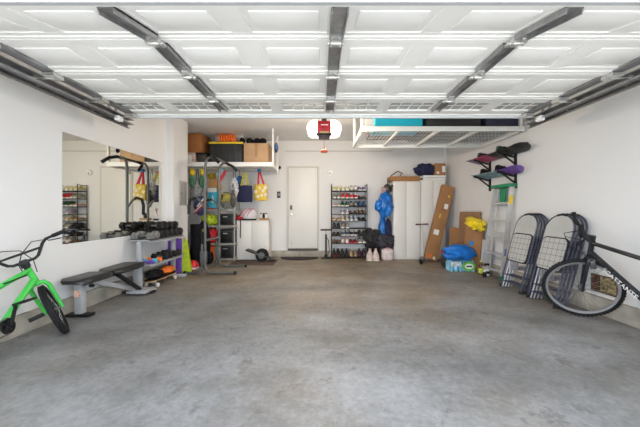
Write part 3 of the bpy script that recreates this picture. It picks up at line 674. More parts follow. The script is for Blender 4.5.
# ---------------------------------------------------------------- alcove: overhead shelf and what is on it
SHX0, SHX1, SHY0, SHY1 = -3.38, -1.06, 6.15, 7.24
sh = thing('storage_shelf', 'white overhead storage shelf hung from the ceiling in the left alcove', 'shelf', (-2.2, 6.6, 2.17))
SZ = 2.20
MB().b2((SHX0, SHY0 + 0.03, SZ - 0.04), (SHX1 - 0.03, SHY1, SZ)).build('shelf_board', WHITE, sh)
MB().b2((SHX0, SHY0, SZ - 0.075), (SHX1, SHY0 + 0.03, SZ + 0.02), 0.004).build('front_rail', WHITE, sh)
MB().b2((SHX1 - 0.03, SHY0 + 0.03, SZ - 0.075), (SHX1, SHY1, SZ + 0.02)).build('side_rail', WHITE, sh)
for y in (6.19, 6.85): MB().b2((SHX1 + 0.001, y - 0.03, SZ - 0.15 if y > 6.5 else SZ - 0.08), (SHX1 + 0.035, y + 0.03, CZ)).build('hanger_post', WHITE, sh)
MB().tube([(SHX0, 6.30, SZ - 0.10), (SHX1 - 0.05, 6.30, SZ - 0.10)], 0.008, 8).build('hanging_rail', BRIGHT, sh)
for x in (-3.2, -2.5, -1.8, -1.2): MB().tube([(x, 6.30, SZ - 0.04), (x, 6.30, SZ - 0.105)], 0.006, 6).build('rail_bracket', BRIGHT, sh)

def carton(name, label, lo, hi, m=CARD, group=None, tape=True, rz=0.0, tape_m=None):
    c = [(a + b)/2 for a, b in zip(lo, hi)]; s = [b - a for a, b in zip(lo, hi)]
    M = Matrix.Translation((c[0], c[1], lo[2])) @ Matrix.Rotation(rz, 4, 'Z')
    t = thing(name, label, 'box', (c[0], c[1], lo[2]), group)
    MB(M).box((0, 0, s[2]/2), s, None, 0.006).build('carton', m, t)
    f = MB(M)
    f.b2((-s[0]/2 + 0.004, -s[1]/2 + 0.004, s[2]), (-0.004, s[1]/2 - 0.004, s[2] + 0.004)); f.build('top_flap', m, t)
    f = MB(M); f.b2((0.004, -s[1]/2 + 0.004, s[2]), (s[0]/2 - 0.004, s[1]/2 - 0.004, s[2] + 0.004)); f.build('top_flap', m, t)
    if tape: MB(M).b2((-0.028, -s[1]/2 - 0.0015, s[2]*0.35), (0.028, -s[1]/2 + 0.002, s[2] + 0.002)).build('packing_tape', tape_m or mat('packing_tape', (0.38, 0.22, 0.10), 0.35), t)
    return t
def bin_(name, label, cat, lo, hi, mb_, ml, rib=True, group=None):
    t = thing(name, label, cat, ((lo[0]+hi[0])/2, (lo[1]+hi[1])/2, lo[2]), group)
    c = [(a + b)/2 for a, b in zip(lo, hi)]; s = [b - a for a, b in zip(lo, hi)]
    q = MB(); q.box((c[0], c[1], c[2] - 0.015), (s[0]*0.94, s[1]*0.94, s[2] - 0.03), None, 0.015)
    q.build('bin_body', mb_, t)
    if rib:
        n = max(3, int(s[0] / 0.12))
        for k in range(n): MB().box((lo[0] + s[0]*(k + 0.5)/n, lo[1] + 0.03*s[1] - 0.004, c[2] - 0.02), (0.03, 0.012, s[2]*0.75), None, 0.003).build('rib', mb_, t)
    MB().b2((lo[0], lo[1], hi[2] - 0.04), (hi[0], hi[1], hi[2]), 0.01).build('lid', ml, t)
    return t
Y0 = 6.35
def rng(pxa, pxb, pyb, pya, Y, depth): return (X(pxa, Y), Y, Z(pyb, Y)), (X(pxb, Y), Y + depth, Z(pya, Y))
TOTEB = mat('tote_charcoal', (0.025, 0.026, 0.028), 0.5, 0, 0.15, 10)
bin_('storage_tote', 'black tote with yellow lid on the overhead shelf', 'storage bin', (X(208.5, Y0), Y0, SZ + 0.001), (X(243, Y0), Y0 + 0.55, Z(141.8, Y0)), TOTEB, YELLOW)
carton('cardboard_box', 'tan cardboard box at the right end of the overhead shelf', (X(243.7, Y0), Y0, SZ + 0.001), (X(268.5, Y0), Y0 + 0.45, Z(143.2, Y0)), CARDL)
lowb = (X(178, 6.45), 6.42, SZ + 0.001), (X(207, 6.45), 6.95, Z(151.5, 6.42))
bin_('storage_bin', 'dark lidded bin under the brown box on the overhead shelf', 'storage bin', (X(196, 6.42), 6.42, SZ + 0.001), (X(206.5, 6.42), 6.95, Z(152.5, 6.42)), mat('dark_olive_bin', (0.05, 0.048, 0.04), 0.5), BLACK, False)
t = thing('cosmetics_carton', 'small pale printed carton left of the dark bin on the overhead shelf', 'box', (X(190, 6.42), 6.6, SZ + 0.001))
MB().b2((X(186, 6.42), 6.42, SZ + 0.001), (X(195, 6.42), 6.8, Z(152.5, 6.42)), 0.004).build('carton', mat('pale_pink_card', (0.55, 0.42, 0.36), 0.7, 0, 0.35, 12), t)
MB().b2((X(187.5, 6.42), 6.417, SZ + 0.05), (X(192, 6.42), 6.4195, Z(155, 6.42))).build('printed_label', PAPER, t)
carton('cardboard_box', 'brown cardboard box stacked high at the left end of the overhead shelf', (X(181, 6.42), 6.43, Z(152.5, 6.42) + 0.002), (X(201.5, 6.42), 6.93, Z(133.5, 6.43)), mat('brown_carton', (0.34, 0.135, 0.04), 0.8, 0, 0.15, 4), tape=False)
# orange coil and clear bin on the tote
zt = Z(141.8, Y0) + 0.002
t = thing('hose_coil', 'coiled orange hose on the yellow lid of the black tote', 'hose', (X(226, Y0), Y0 + 0.12, zt))
q = MB()
pts = []
for k in range(7*16):
    a = 2*PI*k/16; pts.append((X(217, Y0) + (X(235, Y0) - X(217, Y0))*k/(7*16) , Y0 + 0.13 + 0.095*math.cos(a), zt + 0.105 + 0.088*math.sin(a)))
q.tube(pts, 0.0165, 8); q.build('hose', ORANGE, t)
MB().tube([pts[-1], V(pts[-1]) + V((0.03, 0, 0.0))], 0.020, 8).build('coupling', BLACK, t)
CLEAR = bpy.data.materials.new('clear_plastic'); CLEAR.use_nodes = True
_n = CLEAR.node_tree.nodes; _l = CLEAR.node_tree.links; _p = _n['Principled BSDF']
_p.inputs['Base Color'].default_value = (0.75, 0.76, 0.78, 1); _p.inputs['Roughness'].default_value = 0.25; _p.inputs['Alpha'].default_value = 0.45
t = bin_('storage_bin', 'clear plastic bin behind the orange hose on the black tote', 'storage bin', (X(214, 6.64), 6.62, zt), (X(244, 6.64), 6.89, Z(128, 6.62)), CLEAR, mat('clear_lid', (0.55, 0.56, 0.57), 0.3), False)
tag(MB().ball((X(228, 6.7), 6.75, zt + 0.10), (0.45, 0.17, 0.14), 0.3, 4, 3, 3, zt + 0.012).build('folded_clothes', mat('blue_grey_cloth', (0.16, 0.18, 0.26), 0.9, 0, 0.5, 10)), 'bluish folded clothes inside the clear plastic bin', 'clothes')
t = tag(MB().ball((X(240.5, Y0), Y0 + 0.16, zt + 0.065), (0.11, 0.2, 0.13), 0.2, 3, 4, 3, zt).build('cable_bundle', BLKFAB), 'small black cable bundle beside the orange hose', 'cable')
zb = Z(143.2, Y0) + 0.006
for i, px in enumerate((248, 255.5, 261.5)):
    tag(MB().ball((X(px, Y0) , Y0 + 0.17, zb + 0.07), (0.155, 0.24, 0.15), 0.25, 3.2, 11 + i, 3, zb).build('black_glove', BLKFAB), ['black padded glove on the tan box, nearest the tote', 'black padded glove in the middle on top of the tan box', 'black padded glove on the right end of the tan box'][i], 'glove', 'gloves on the tan cardboard box')
# right post: blue cap
t = thing('baseball_cap', 'blue cap hanging on the right post of the overhead shelf', 'cap', (X(274.5, 6.5), 6.5, Z(153, 6.5)))
MB().ball((X(274.6, 6.5) + 0.03, 6.55, Z(147, 6.5)), (0.09, 0.17, 0.22), 0.12, 3, 2).build('crown', mat('blue_cap_cloth', (0.08, 0.16, 0.36), 0.8), t)
MB().ball((X(274.6, 6.5) + 0.035, 6.48, Z(151, 6.5)), (0.05, 0.10, 0.10), 0.1, 3, 3).build('visor', NAVY, t)

# ---------------------------------------------------------------- things hanging below the shelf
HR = 6.30
def hung(name, label, cat, pxc, py0, py1, w, dpt, m, seed, pinch=0.25, amp=0.22, Yc=None, loop=True, loopm=None, group='bags hanging under the shelf', freq=3):
    Yc = Yc or HR; zc = (Z(py0, Yc) + Z(py1, Yc))/2; h = Z(py0, Yc) - Z(py1, Yc); xc = X(pxc, Yc)
    t = thing(name, label, cat, (xc, Yc, Z(py1, Yc)), group)
    MB().ball((xc, Yc, zc), (w, dpt, h), amp, freq, seed, 4, None, pinch).build('bag_body', m, t)
    if loop:
        z1 = SZ - 0.10 if abs(Yc - HR) < 0.01 else Z(py0, Yc) + 0.12
        q = MB(); q.tube([(xc - 0.03, Yc, Z(py0, Yc) - 0.04), (xc - 0.012, Yc, z1 - 0.015), (xc, Yc, z1 + 0.010), (xc + 0.012, Yc, z1 - 0.015), (xc + 0.03, Yc, Z(py0, Yc) - 0.04)], 0.006, 6); q.build('loop', loopm or BLACK, t)
    return t
GRYN = mat('grey_net', (0.25, 0.25, 0.25), 0.6, 0, 0.6, 30, 0.5, 40)
t = hung('mesh_bag', 'grey mesh bag with yellow floats hanging leftmost under the shelf', 'bag', 197.5, 178, 203, 0.30, 0.2, GRYN, 3)
for px, py in ((193.5, 172.5), (203.5, 172.5)):
    MB().ball((X(px, HR) , HR - 0.06, Z(py, HR)), (0.11, 0.11, 0.16), 0.15, 3, px).build('float', YELLOW, t)
    MB().ball((X(px - 0.6, HR), HR - 0.06, Z(py + 9, HR)), (0.10, 0.11, 0.28), 0.2, 3, px + 2).build('green_pouch', mat('green_cloth', (0.05, 0.16, 0.07), 0.8, 0, 0.4, 12), t)
t = thing('life_vest', 'navy, red and white striped vest hanging low under the grey mesh bag', 'vest', (X(200.5, 6.2), 6.2, Z(216, 6.2)))
vx, vy = X(200.5, 6.09), 6.09
MB().ball((vx, vy, Z(206, vy)), (0.27, 0.14, 0.42), 0.15, 3, 7, 4).build('vest_body', mat('navy_cloth', (0.03, 0.035, 0.10), 0.8, 0, 0.3, 14), t)
for k in range(4):
    MB().bar((vx - 0.10 + 0.02*k, vy - 0.075, Z(212, vy) + 0.05*k - 0.04), (vx + 0.07 + 0.01*k, vy - 0.075, Z(205, vy) + 0.05*k - 0.02), 0.03, 0.014, (0, 0, 1)).build('stripe', PAPER if k % 2 else RED, t)
MB().tube([(vx, vy, Z(198, vy)), (vx, 6.2, Z(190, vy)), (vx, HR, SZ - 0.09), (vx + 0.005, HR + 0.005, SZ - 0.112)], 0.006, 6).build('hanging_strap', BLACK, t)

hung('net_bag', 'white netted bag of grey balls hanging left of the navy tote', 'bag', 234.5, 178, 197, 0.17, 0.14, mat('white_net', (0.5, 0.49, 0.5), 0.6, 0, 0.5, 30, 0.6, 30), 5, amp=0.3, freq=5)
hung('dark_bag', 'dark grey drawstring bag hanging beside the yellow clear bag', 'bag', 233, 190, 208, 0.11, 0.12, mat('charcoal_cloth', (0.08, 0.075, 0.07), 0.8, 0, 0.4, 14), 6, Yc=6.2, loop=True)
# red and blue racket case
t = thing('racket_case', 'red and blue narrow case hanging slanted under the overhead shelf', 'case', (X(221, 6.3), 6.3, Z(184, 6.3)))
MB().bar(at(218, 184, 6.24), at(225.5, 171, 6.24), 0.07, 0.05, (1, 0, 0), 0.02).build('case', RED, t)
MB().bar(at(217.5, 177, 6.27), at(223, 169, 6.27), 0.11, 0.05, (1, 0, 0), 0.02).build('blue_panel', mat('sky_cloth', (0.25, 0.42, 0.52), 0.7, 0, 0.4, 12), t)
MB().tube([at(224, 172, 6.25), (X(224, 6.3), HR, SZ - 0.09)], 0.006, 6).build('strap', BLACK, t)
t = thing('orange_pouch', 'small orange and green pouch hanging right of the brown carton', 'pouch', (X(219, 6.25), 6.25, Z(195, 6.25)))
MB().ball((X(219, 6.3), 6.30, Z(187, 6.3)), (0.10, 0.1, 0.22), 0.2, 3, 9).build('pouch', mat('orange_brown_cloth', (0.5, 0.25, 0.03), 0.8, 0, 0.5, 14), t)
MB().tube([(X(219, 6.3), 6.30, Z(184, 6.3)), (X(219, 6.3), HR, SZ - 0.09)], 0.006, 6).build('strap', BLACK, t)

# totes on wall hooks
WY = 6.70
def tote(label, px0, px1, py0, py1, pxh, pyh, body, hand, hand2=None):
    t = thing('tote_bag', label, 'bag', ((X(px0, WY)+X(px1, WY))/2, WY, Z(py1, WY)), 'tote bags hanging under the shelf')
    x0, x1, z0, z1 = X(px0, WY), X(px1, WY), Z(py1, WY), Z(py0, WY)
    q = MB(); rings = []
    for k in range(9):
        tt = k/8; z = z0 + (z1 - z0)*tt; dp = 0.045*(0.55 + 0.9*math.sin(PI*min(1, 0.15 + tt*0.75))); wx = 1 - 0.05*tt
        rings.append([((x0+x1)/2 + (x1-x0)/2*wx*cx, WY + dp*cy - 0.01*math.sin(7*cx + 5*tt), z + 0.008*math.sin(4*cx)) for cx, cy in ((-1,-.3),(-.8,-.8),(-.3,-1),(.3,-1),(.8,-.8),(1,-.3),(1,.3),(.8,.8),(.3,.9),(-.3,.9),(-.8,.8),(-1,.3))])
    q.loft(rings); q.build('bag_body', body, t, 60)
    hx, hz = X(pxh, WY), Z(pyh, WY)
    for yy, m in ((-0.035, hand), (0.03, hand2 or hand)):
        q = MB(); a = (x0 + (x1-x0)*0.28, WY + yy, z1 - 0.01); b = (x0 + (x1-x0)*0.74, WY + yy, z1 - 0.01); top = (hx, WY + 0.01, hz)
        q.bar(a, (hx - 0.012, WY + 0.01 + yy*0.2, hz), 0.035, 0.008, (1, 0, 0)); q.bar((hx + 0.012, WY + 0.01 + yy*0.2, hz), b, 0.035, 0.008, (1, 0, 0)); q.box((hx, WY + 0.01 + yy*0.2, hz), (0.05, 0.01, 0.03))
        q.build('handle', m, t)
    return t
tote('navy canvas tote bag with yellow and navy handles hanging over the low cabinet', 237.3, 252.2, 185.5, 202, 244.6, 172.5, NAVY, mat('yellow_strap', (0.55, 0.50, 0.05), 0.7, 0, 0.5, 40))
tb = tote('yellow and white patterned tote bag with red handles hanging over the low cabinet', 254.5, 267.3, 184.5, 200.5, 259.3, 172, mat('yellow_white_print', (0.72, 0.50, 0.05), 0.7, 0, 0.1, 10), mat('red_strap', (0.55, 0.03, 0.05), 0.7))
pm = mat('cream_print', (0.82, 0.74, 0.55), 0.7)
pr = [(256.5, 192), (260, 188.5), (263.5, 191), (258.5, 196.5), (262, 195.5), (265.5, 188), (265.8, 195)]
q = MB()
for i, (px, py) in enumerate(pr): MB().ball((X(px, WY), WY - 0.058, Z(py, WY)), (0.07, 0.016, 0.085), 0.35, 3, i).build('printed_patch', pm, tb)
for px, py, m, lab in ((244.6, 171.5, BRIGHT, 'small metal hook under the shelf holding the navy tote'), (259.3, 170.5, mat('hook_blue', (0.02, 0.22, 0.55), 0.4), 'blue plastic hook under the shelf above the yellow tote')):
    x = X(px, WY); zt_ = SZ - 0.04; zh = Z(py + 1.0, WY) - 0.03
    t = thing('hanging_hook', lab, 'hook', (x, WY, zh)); big = px > 250; w_ = 0.04 if big else 0.015
    MB().b2((x - w_, WY - w_, zt_ - (0.075 if big else 0.012)), (x + w_, WY + w_, zt_), 0.004).build('base_plate', m, t)
    MB().tube([(x, WY + 0.02, zt_ - 0.01), (x, WY + 0.02, zh), (x, WY - 0.01, zh - 0.012), (x, WY - 0.025, zh + 0.01)], 0.006, 6).build('hook_arm', m, t)
t = thing('drawstring_pouch', 'blue round drawstring pouch hanging behind the navy tote bag', 'pouch', at(239.7, 186, 6.86))
MB().ball(at(239.7, 181, 6.86), (0.17, 0.12, 0.26), 0.1, 3, 4).build('pouch_body', mat('blue_foam', (0.03, 0.16, 0.50), 0.5), t)
MB().tube([at(239.7, 177, 6.86), at(239.7, 172, 6.86), (X(239.7, 6.86), 6.86, SZ - 0.038)], 0.006, 6).build('drawstring', NAVY, t)

# ---------------------------------------------------------------- metal shelving behind the tower
ms = thing('metal_shelving', 'grey metal shelving unit behind the power tower', 'shelving unit', (-2.42, 6.75, 0))
mx0, mx1, my0, my1 = -2.80, X(235, 6.55), 6.55, 6.95
LEV = [0.06, Z(243.5, 6.55), Z(225.5, 6.55), Z(209, 6.55)]
SHG = mat('shelf_grey', (0.42, 0.40, 0.37), 0.5, 0.3, 0.08, 10)
for x in (mx0, mx1 - 0.03):
    for y in (my0, my1 - 0.03): MB().b2((x, y, 0), (x + 0.03, y + 0.03, 1.62)).build('post', SHG, ms)
for z in LEV: MB().b2((mx0 + 0.002, my0 - 0.004, z - 0.035), (mx1 - 0.002, my1 + 0.004, z)).build('shelf', SHG, ms)
DBIN = mat('dark_bin', (0.035, 0.035, 0.036), 0.5, 0, 0.2, 8)
for k in range(3):
    h = [0.30, 0.30, 0.27][k]
    t = thing('drawer_bin', 'dark drawer bin on the ' + ['bottom', 'second lowest', 'third'][k] + ' tier of the metal shelving', 'storage bin', (X(226, 6.6), 6.75, LEV[k]), 'dark bins in the metal shelving')
    x0, x1 = X(218.5, 6.6), X(233.2, 6.6)
    MB().b2((x0, 6.58, LEV[k] + 0.002), (x1, 6.92, LEV[k] + h), 0.012).build('bin_body', DBIN, t)
    MB().b2((x0 + 0.015, 6.565, LEV[k] + 0.03), (x1 - 0.015, 6.58, LEV[k] + h - 0.03), 0.006).build('front', BLACK, t)
    MB().box(((x0+x1)/2, 6.557, LEV[k] + h - 0.07), (0.10, 0.018, 0.025), None, 0.004).build('handle', SHG, t)
def lump(name, label, cat, px, Y, z0, size, m, seed, amp=0.25, freq=2.6, group=None):
    return tag(MB().ball((X(px, Y), Y, z0 + size[2]*0.45), size, amp, freq, seed, 4, z0 + 0.002).build(name, m), label, cat, group)
REDC = mat('red_cloth', (0.55, 0.02, 0.03), 0.75, 0, 0.35, 8, 0.3, 20); ORC = mat('orange_cloth', (0.62, 0.10, 0.01), 0.75, 0, 0.4, 8, 0.3, 20)
lump('red_jacket', 'crumpled red jacket on the shelving tier behind the tower tubes', 'jacket', 211.5, 6.73, LEV[1], (0.30, 0.34, 0.36), REDC, 1)
lump('orange_bag', 'orange and red soft bag on the bottom tier behind the tower', 'bag', 211.5, 6.73, LEV[0], (0.32, 0.32, 0.40), ORC, 2)
lump('lime_vest', 'lime green vest bundled on the tier behind the tower', 'vest', 209.8, 6.72, LEV[2], (0.40, 0.34, 0.28), LIME, 3)
YY = 6.58
t = thing('detergent_carton', 'cyan and white printed carton standing on the top shelving tier', 'box', (X(212, YY), YY + 0.1, LEV[3]))
cb = (X(208, YY), YY, LEV[3] + 0.001), (X(216.6, YY), YY + 0.2, Z(187.8, YY))
MB().b2(*cb, 0.004).build('carton', mat('cyan_print', (0.04, 0.42, 0.60), 0.5, 0, 0.3, 6), t)
MB().b2((cb[0][0] + 0.002, YY - 0.003, cb[1][2] - 0.10), (cb[1][0] - 0.002, YY - 0.0005, cb[1][2] - 0.006)).build('white_band', PAPER, t)
MB().prism([(0, 0), (0.06, 0), (0.03, 0.20)], (X(211.5, YY), YY - 0.0032, LEV[3] + 0.15), (1, 0, 0), (0, 0, 1), (0, 1, 0), 0.0028).build('white_emblem', PAPER, t)
MB().b2((cb[0][0] + 0.002, YY - 0.003, LEV[3] + 0.004), (cb[1][0] - 0.002, YY - 0.0005, LEV[3] + 0.03)).build('red_band', RED, t)
carton('cardboard_box', 'small orange brown carton stacked on the cyan printed carton', (X(208.2, YY), YY, cb[1][2] + 0.002), (X(216.4, YY), YY + 0.19, Z(179, YY)), mat('orange_carton', (0.52, 0.28, 0.10), 0.8), tape=False)
lump('yellow_scarf', 'yellow and dark cloth bundle on the small orange carton', 'cloth', 212.3, 6.68, Z(179, YY) + 0.006, (0.20, 0.18, 0.16), mat('yellow_dark_cloth', (0.50, 0.36, 0.02), 0.8, 0, 0.6, 16), 4)
t = thing('snack_bag', 'yellow topped clear bag with a black mark on the top shelving tier', 'bag', (X(224, YY), YY + 0.1, LEV[3]))
MB().ball((X(224.2, YY), YY + 0.10, LEV[3] + 0.20), (0.27, 0.17, 0.40), 0.15, 3, 6, 4, LEV[3] + 0.001).build('bag_body', mat('grey_clear', (0.25, 0.25, 0.24), 0.4, 0, 0.5, 12), t)
MB().ball((X(224.2, YY), YY + 0.075, LEV[3] + 0.26), (0.285, 0.19, 0.24), 0.1, 3, 6).build('yellow_label', mat('pale_yellow', (0.72, 0.62, 0.12), 0.5, 0, 0.1, 8), t)
MB().bar((X(222, YY), YY - 0.021, LEV[3] + 0.21), (X(222.8, YY), YY - 0.021, LEV[3] + 0.33), 0.035, 0.012).build('black_mark', BLACK, t)

# black bags beside the pilaster
t = thing('golf_bag', 'tall black golf bag standing against the pilaster side', 'golf bag', (-2.56, 5.86, 0))
MB().lathe([(0.13, 0), (0.14, 0.03), (0.125, 0.10), (0.115, 0.5), (0.12, 0.80), (0.13, 0.86), (0.12, 0.88), (0.11, 0.86), (0.0, 0.80)], (-2.66, 6.05, 0), (0.0, 0.04, 1), 18).build('bag_tube', BLKFAB, t)
MB().ball((-2.62, 5.955, 0.42), (0.20, 0.14, 0.55), 0.15, 3, 3).build('pocket', BLKFAB, t)
MB().tube([(-2.55, 6.0, 0.25), (-2.50, 5.97, 0.5), (-2.54, 6.03, 0.78)], 0.018, 8).build('shoulder_strap', BLACK, t)
t = thing('backpack', 'black backpack with a small yellow tag beside the golf bag', 'backpack', (-2.30, 6.28, 0))
MB().ball((-2.60, 6.32, 0.46), (0.27, 0.26, 0.98), 0.14, 2.5, 8, 4, 0.001).build('pack_body', BLKFAB, t)
MB().ball((-2.57, 6.22, 0.35), (0.20, 0.14, 0.38), 0.12, 3, 9).build('front_pocket', BLKFAB, t)
MB().box((-2.58, 6.195, 0.74), (0.035, 0.03, 0.055), None, 0.004).build('yellow_tag', YELLOW, t)
lump('duffel_bag', 'black duffel bag on the floor at the foot of the shelving', 'bag', 208, 6.30, 0, (0.22, 0.26, 0.30), BLKFAB, 12, 0.18)

# ---------------------------------------------------------------- low white cabinet
lc = thing('low_cabinet', 'low white two door cabinet under the tote bags', 'cabinet', (-1.55, 6.95, 0))
cx0, cx1, cy0, cy1, cz1 = X(236.5, 6.78), X(268.5, 6.78), 6.78, 7.2, Z(220.5, 6.78)
MB().b2((cx0, cy0 + 0.02, 0.0), (cx1, cy1, cz1 - 0.022)).build('carcass', CABW, lc)
MB().b2((cx0 - 0.01, cy0 - 0.005, cz1 - 0.02), (cx1 + 0.01, cy1, cz1), 0.004).build('top_board', CABW, lc)
xm = X(251.5, 6.78)
for a, b in ((cx0 + 0.004, xm - 0.002), (xm + 0.002, cx1 - 0.004)): MB().b2((a, cy0, 0.05), (b, cy0 + 0.018, cz1 - 0.026), 0.002).build('door', CABW, lc)
ct = cz1 + 0.001
t = thing('bike_helmet', 'white helmet with pink stripes on the low white cabinet', 'helmet', (X(249, 6.9), 6.95, ct))
hc = V((X(248.5, 6.95), 6.95, ct))
q = MB(); q.ball(hc + V((0, 0, 0.125)), (0.40, 0.30, 0.32), 0.03, 2, 3, 4, hc.z + 0.03); q.build('shell', mat('helmet_white', (0.72, 0.70, 0.72), 0.3), t)
for dx in (-0.08, 0.0, 0.08): MB().tube([hc + V((dx - 0.08, -0.14, 0.10)), hc + V((dx - 0.03, -0.135, 0.2)), hc + V((dx + 0.03, -0.06, 0.275)), hc + V((dx + 0.06, 0.05, 0.27))], 0.013, 8).build('pink_stripe', mat('helmet_pink', (0.60, 0.22, 0.30), 0.4), t)
q = MB(); q.lathe([(0.17, 0), (0.19, 0.0), (0.19, 0.035), (0.17, 0.035)], hc, (0, 0, 1), 24); q.build('rim', BLACK, t)
t = thing('red_bag', 'red bag with a black strap hanging over the low cabinet front', 'bag', (X(240, 6.85), 6.88, ct))
MB().ball((X(239.6, 6.88), 6.88, ct + 0.05), (0.24, 0.2, 0.15), 0.2, 3, 3, 4, ct + 0.001).build('bag_body', mat('dark_red_cloth', (0.35, 0.015, 0.03), 0.7, 0, 0.4, 10), t)
MB().tube([(X(240.5, 6.8), 6.83, ct + 0.06), (X(240.5, 6.77), 6.766, ct + 0.01), (X(240.5, 6.76), 6.765, ct - 0.1), (X(240.3, 6.76), 6.766, Z(238, 6.76))], 0.012, 6).build('strap', BLACK, t)
t = tag(MB().b2((X(259.5, 6.85), 6.85, ct), (X(267.5, 6.85), 7.03, ct + 0.055), 0.004).build('wooden_tray', mat('tan_tray', (0.42, 0.25, 0.11), 0.7)), 'small wooden tray of jars on the low cabinet', 'tray')
for i, (px, m) in enumerate(((260.9, PAPER), (263.5, BLACK), (266, PAPER))):
    x = X(px, 6.9); t = thing('spray_can', ['small white jar with dark lid at the left of the wooden tray', 'small dark jar in the middle of the wooden tray', 'small white jar with dark lid at the right of the wooden tray'][i], 'jar', (x, 6.92, ct + 0.056), 'jars on the wooden tray')
    MB().lathe([(0.028, 0), (0.03, 0.005), (0.03, 0.08), (0.02, 0.095)], (x, 6.92, ct + 0.056), (0, 0, 1), 12).build('jar_body', m, t)
    MB().lathe([(0.022, 0.0), (0.022, 0.025), (0, 0.028)], (x, 6.92, ct + 0.151), (0, 0, 1), 12).build('lid', BLACK, t)
# one wheeled board
t = thing('one_wheel_board', 'black single wheel balance board lying in front of the low cabinet', 'balance board', (X(262, 6.4), 6.4, 0))
wy = 6.52; wx = X(262, wy)
MB().lathe([(0.0, -0.07), (0.08, -0.075), (0.135, -0.07), (0.15, -0.03), (0.15, 0.03), (0.135, 0.07), (0.08, 0.075), (0, 0.07)], (wx, wy, 0.151), (0, 1, 0), 28).build('wheel', RUBBER, t)
MB().lathe([(0.075, 0), (0.07, 0.006), (0, 0.008)], (wx, wy - 0.076, 0.151), (0, -1, 0), 20).build('hub', STEELD, t)
a = V((X(246.5, wy), wy, Z(249.5, wy))); b = V((X(275, wy), wy, 0.045)); dr = (b - a).normalized()
for s, (p, q_) in enumerate(((a, a + dr*0.24), (b - dr*0.26, b))): MB().bar(p, q_, 0.22, 0.03, (0, 1, 0), 0.01).build('foot_pad', BLACK, t)
for s in (-1, 1): MB().bar(a + dr*0.02 + V((0, s*0.095, 0)), b - dr*0.02 + V((0, s*0.095, 0)), 0.016, 0.035, (0, 1, 0), 0.004).build('side_rail', STEELD, t)

# ---------------------------------------------------------------- mats on the floor
tag(MB().b2((-2.0, 6.05, 0), (-1.02, 6.72, 0.008), 0.003).build('floor_mat', mat('brown_mat', (0.10, 0.07, 0.055), 0.95, 0, 0.35, 14, 0.3, 60)), 'dark brown rectangular mat in front of the low cabinet', 'mat')
t = thing('door_mat', 'dark half round door mat in front of the house door', 'mat', (X(299, 6.9), 6.95, 0))
hm = [(-0.47, 0.28)] + [(0.47*math.cos(a), 0.28 - 0.42*math.sin(a)**0.8) for a in [PI - PI*k/20 for k in range(1, 20)]] + [(0.47, 0.28)]
MB().prism(hm, (X(299, 6.9), 6.85, 0.001), (1, 0, 0), (0, 1, 0), (0, 0, 1), 0.012).build('border', RUBBER, t)
MB().prism([(u*0.88, (w - 0.1)*0.85 + 0.1) for u, w in hm], (X(299, 6.9), 6.85, 0.0132), (1, 0, 0), (0, 1, 0), (0, 0, 1), 0.003).build('pile', mat('mat_pile', (0.035, 0.03, 0.028), 0.95, 0, 0.4, 20, 0.3, 80), t)

# ---------------------------------------------------------------- small devices on the back wall
t = thing('wall_keypad', 'small dark opener button panel left of the house door', 'switch', (X(279, BW), BW - 0.02, Z(198, BW)))
MB().b2((X(277.2, BW), BW - 0.02, Z(198, BW)), (X(280.6, BW), BW, Z(191.5, BW)), 0.004).build('plate', mat('dark_bronze', (0.05, 0.045, 0.04), 0.45), t)
MB().b2((X(278.2, BW), BW - 0.026, Z(196, BW)), (X(279.8, BW), BW - 0.0205, Z(193.5, BW)), 0.002).build('button', mat('button_grey', (0.35, 0.34, 0.32), 0.5), t)
t = thing('security_camera', 'small black camera high on the wall left of the house door', 'camera', (X(279.7, BW), BW - 0.05, Z(170, BW)))
MB().ball((X(279.7, BW), BW - 0.06, Z(168, BW)), (0.085, 0.085, 0.085)).build('camera_body', BLACK, t)
MB().tube([(X(279.7, BW), BW - 0.03, Z(168, BW)), (X(278.6, BW), BW, Z(168, BW))], 0.012, 8).build('mount', BLACK, t)
t = thing('door_chime', 'round white sensor on the back wall right of the house door', 'sensor', (X(330, BW), BW - 0.03, Z(176, BW)))
MB().lathe([(0.075, 0), (0.075, 0.02), (0.055, 0.035), (0, 0.037)], (X(330, BW), BW, Z(173, BW)), (0, -1, 0), 24).build('cover', WHITE, t)
MB().lathe([(0.022, 0), (0.02, 0.006), (0, 0.008)], (X(330, BW), BW - 0.037, Z(173, BW) - 0.01), (0, -1, 0), 14).build('lens', mat('sensor_grey', (0.25, 0.25, 0.25), 0.4), t)

# floor pump
t = thing('bicycle_pump', 'black upright bicycle floor pump beside the shoe rack', 'pump', (X(326, 6.95), 6.95, 0))
px_, py_ = X(326, 6.95), 6.95
MB().box((px_, py_, 0.012), (0.24, 0.09, 0.024), None, 0.008).build('base', BLACK, t)
MB().lathe([(0.032, 0), (0.028, 0.02), (0.025, 0.55), (0.018, 0.57)], (px_, py_, 0.024), (0, 0, 1), 14).build('barrel', mat('charcoal_barrel', (0.04, 0.04, 0.045), 0.35), t)
MB().tube([(px_, py_, 0.59), (px_, py_, 0.70)], 0.008, 8).build('rod', STEEL, t)
MB().tube([(px_ - 0.135, py_, 0.70), (px_ + 0.135, py_, 0.70)], 0.02, 10).build('handle', BLACK, t)
MB().lathe([(0.045, 0), (0.045, 0.025), (0, 0.026)], (px_, py_ - 0.03, 0.07), (0, -1, 0), 16).build('gauge', BLACK, t)
MB().tube([(px_ + 0.02, py_ - 0.03, 0.04), (px_ + 0.08, py_ - 0.03, 0.2), (px_ + 0.06, py_ - 0.02, 0.45), (px_ + 0.025, py_ - 0.02, 0.5)], 0.008, 6).build('hose', RUBBER, t)

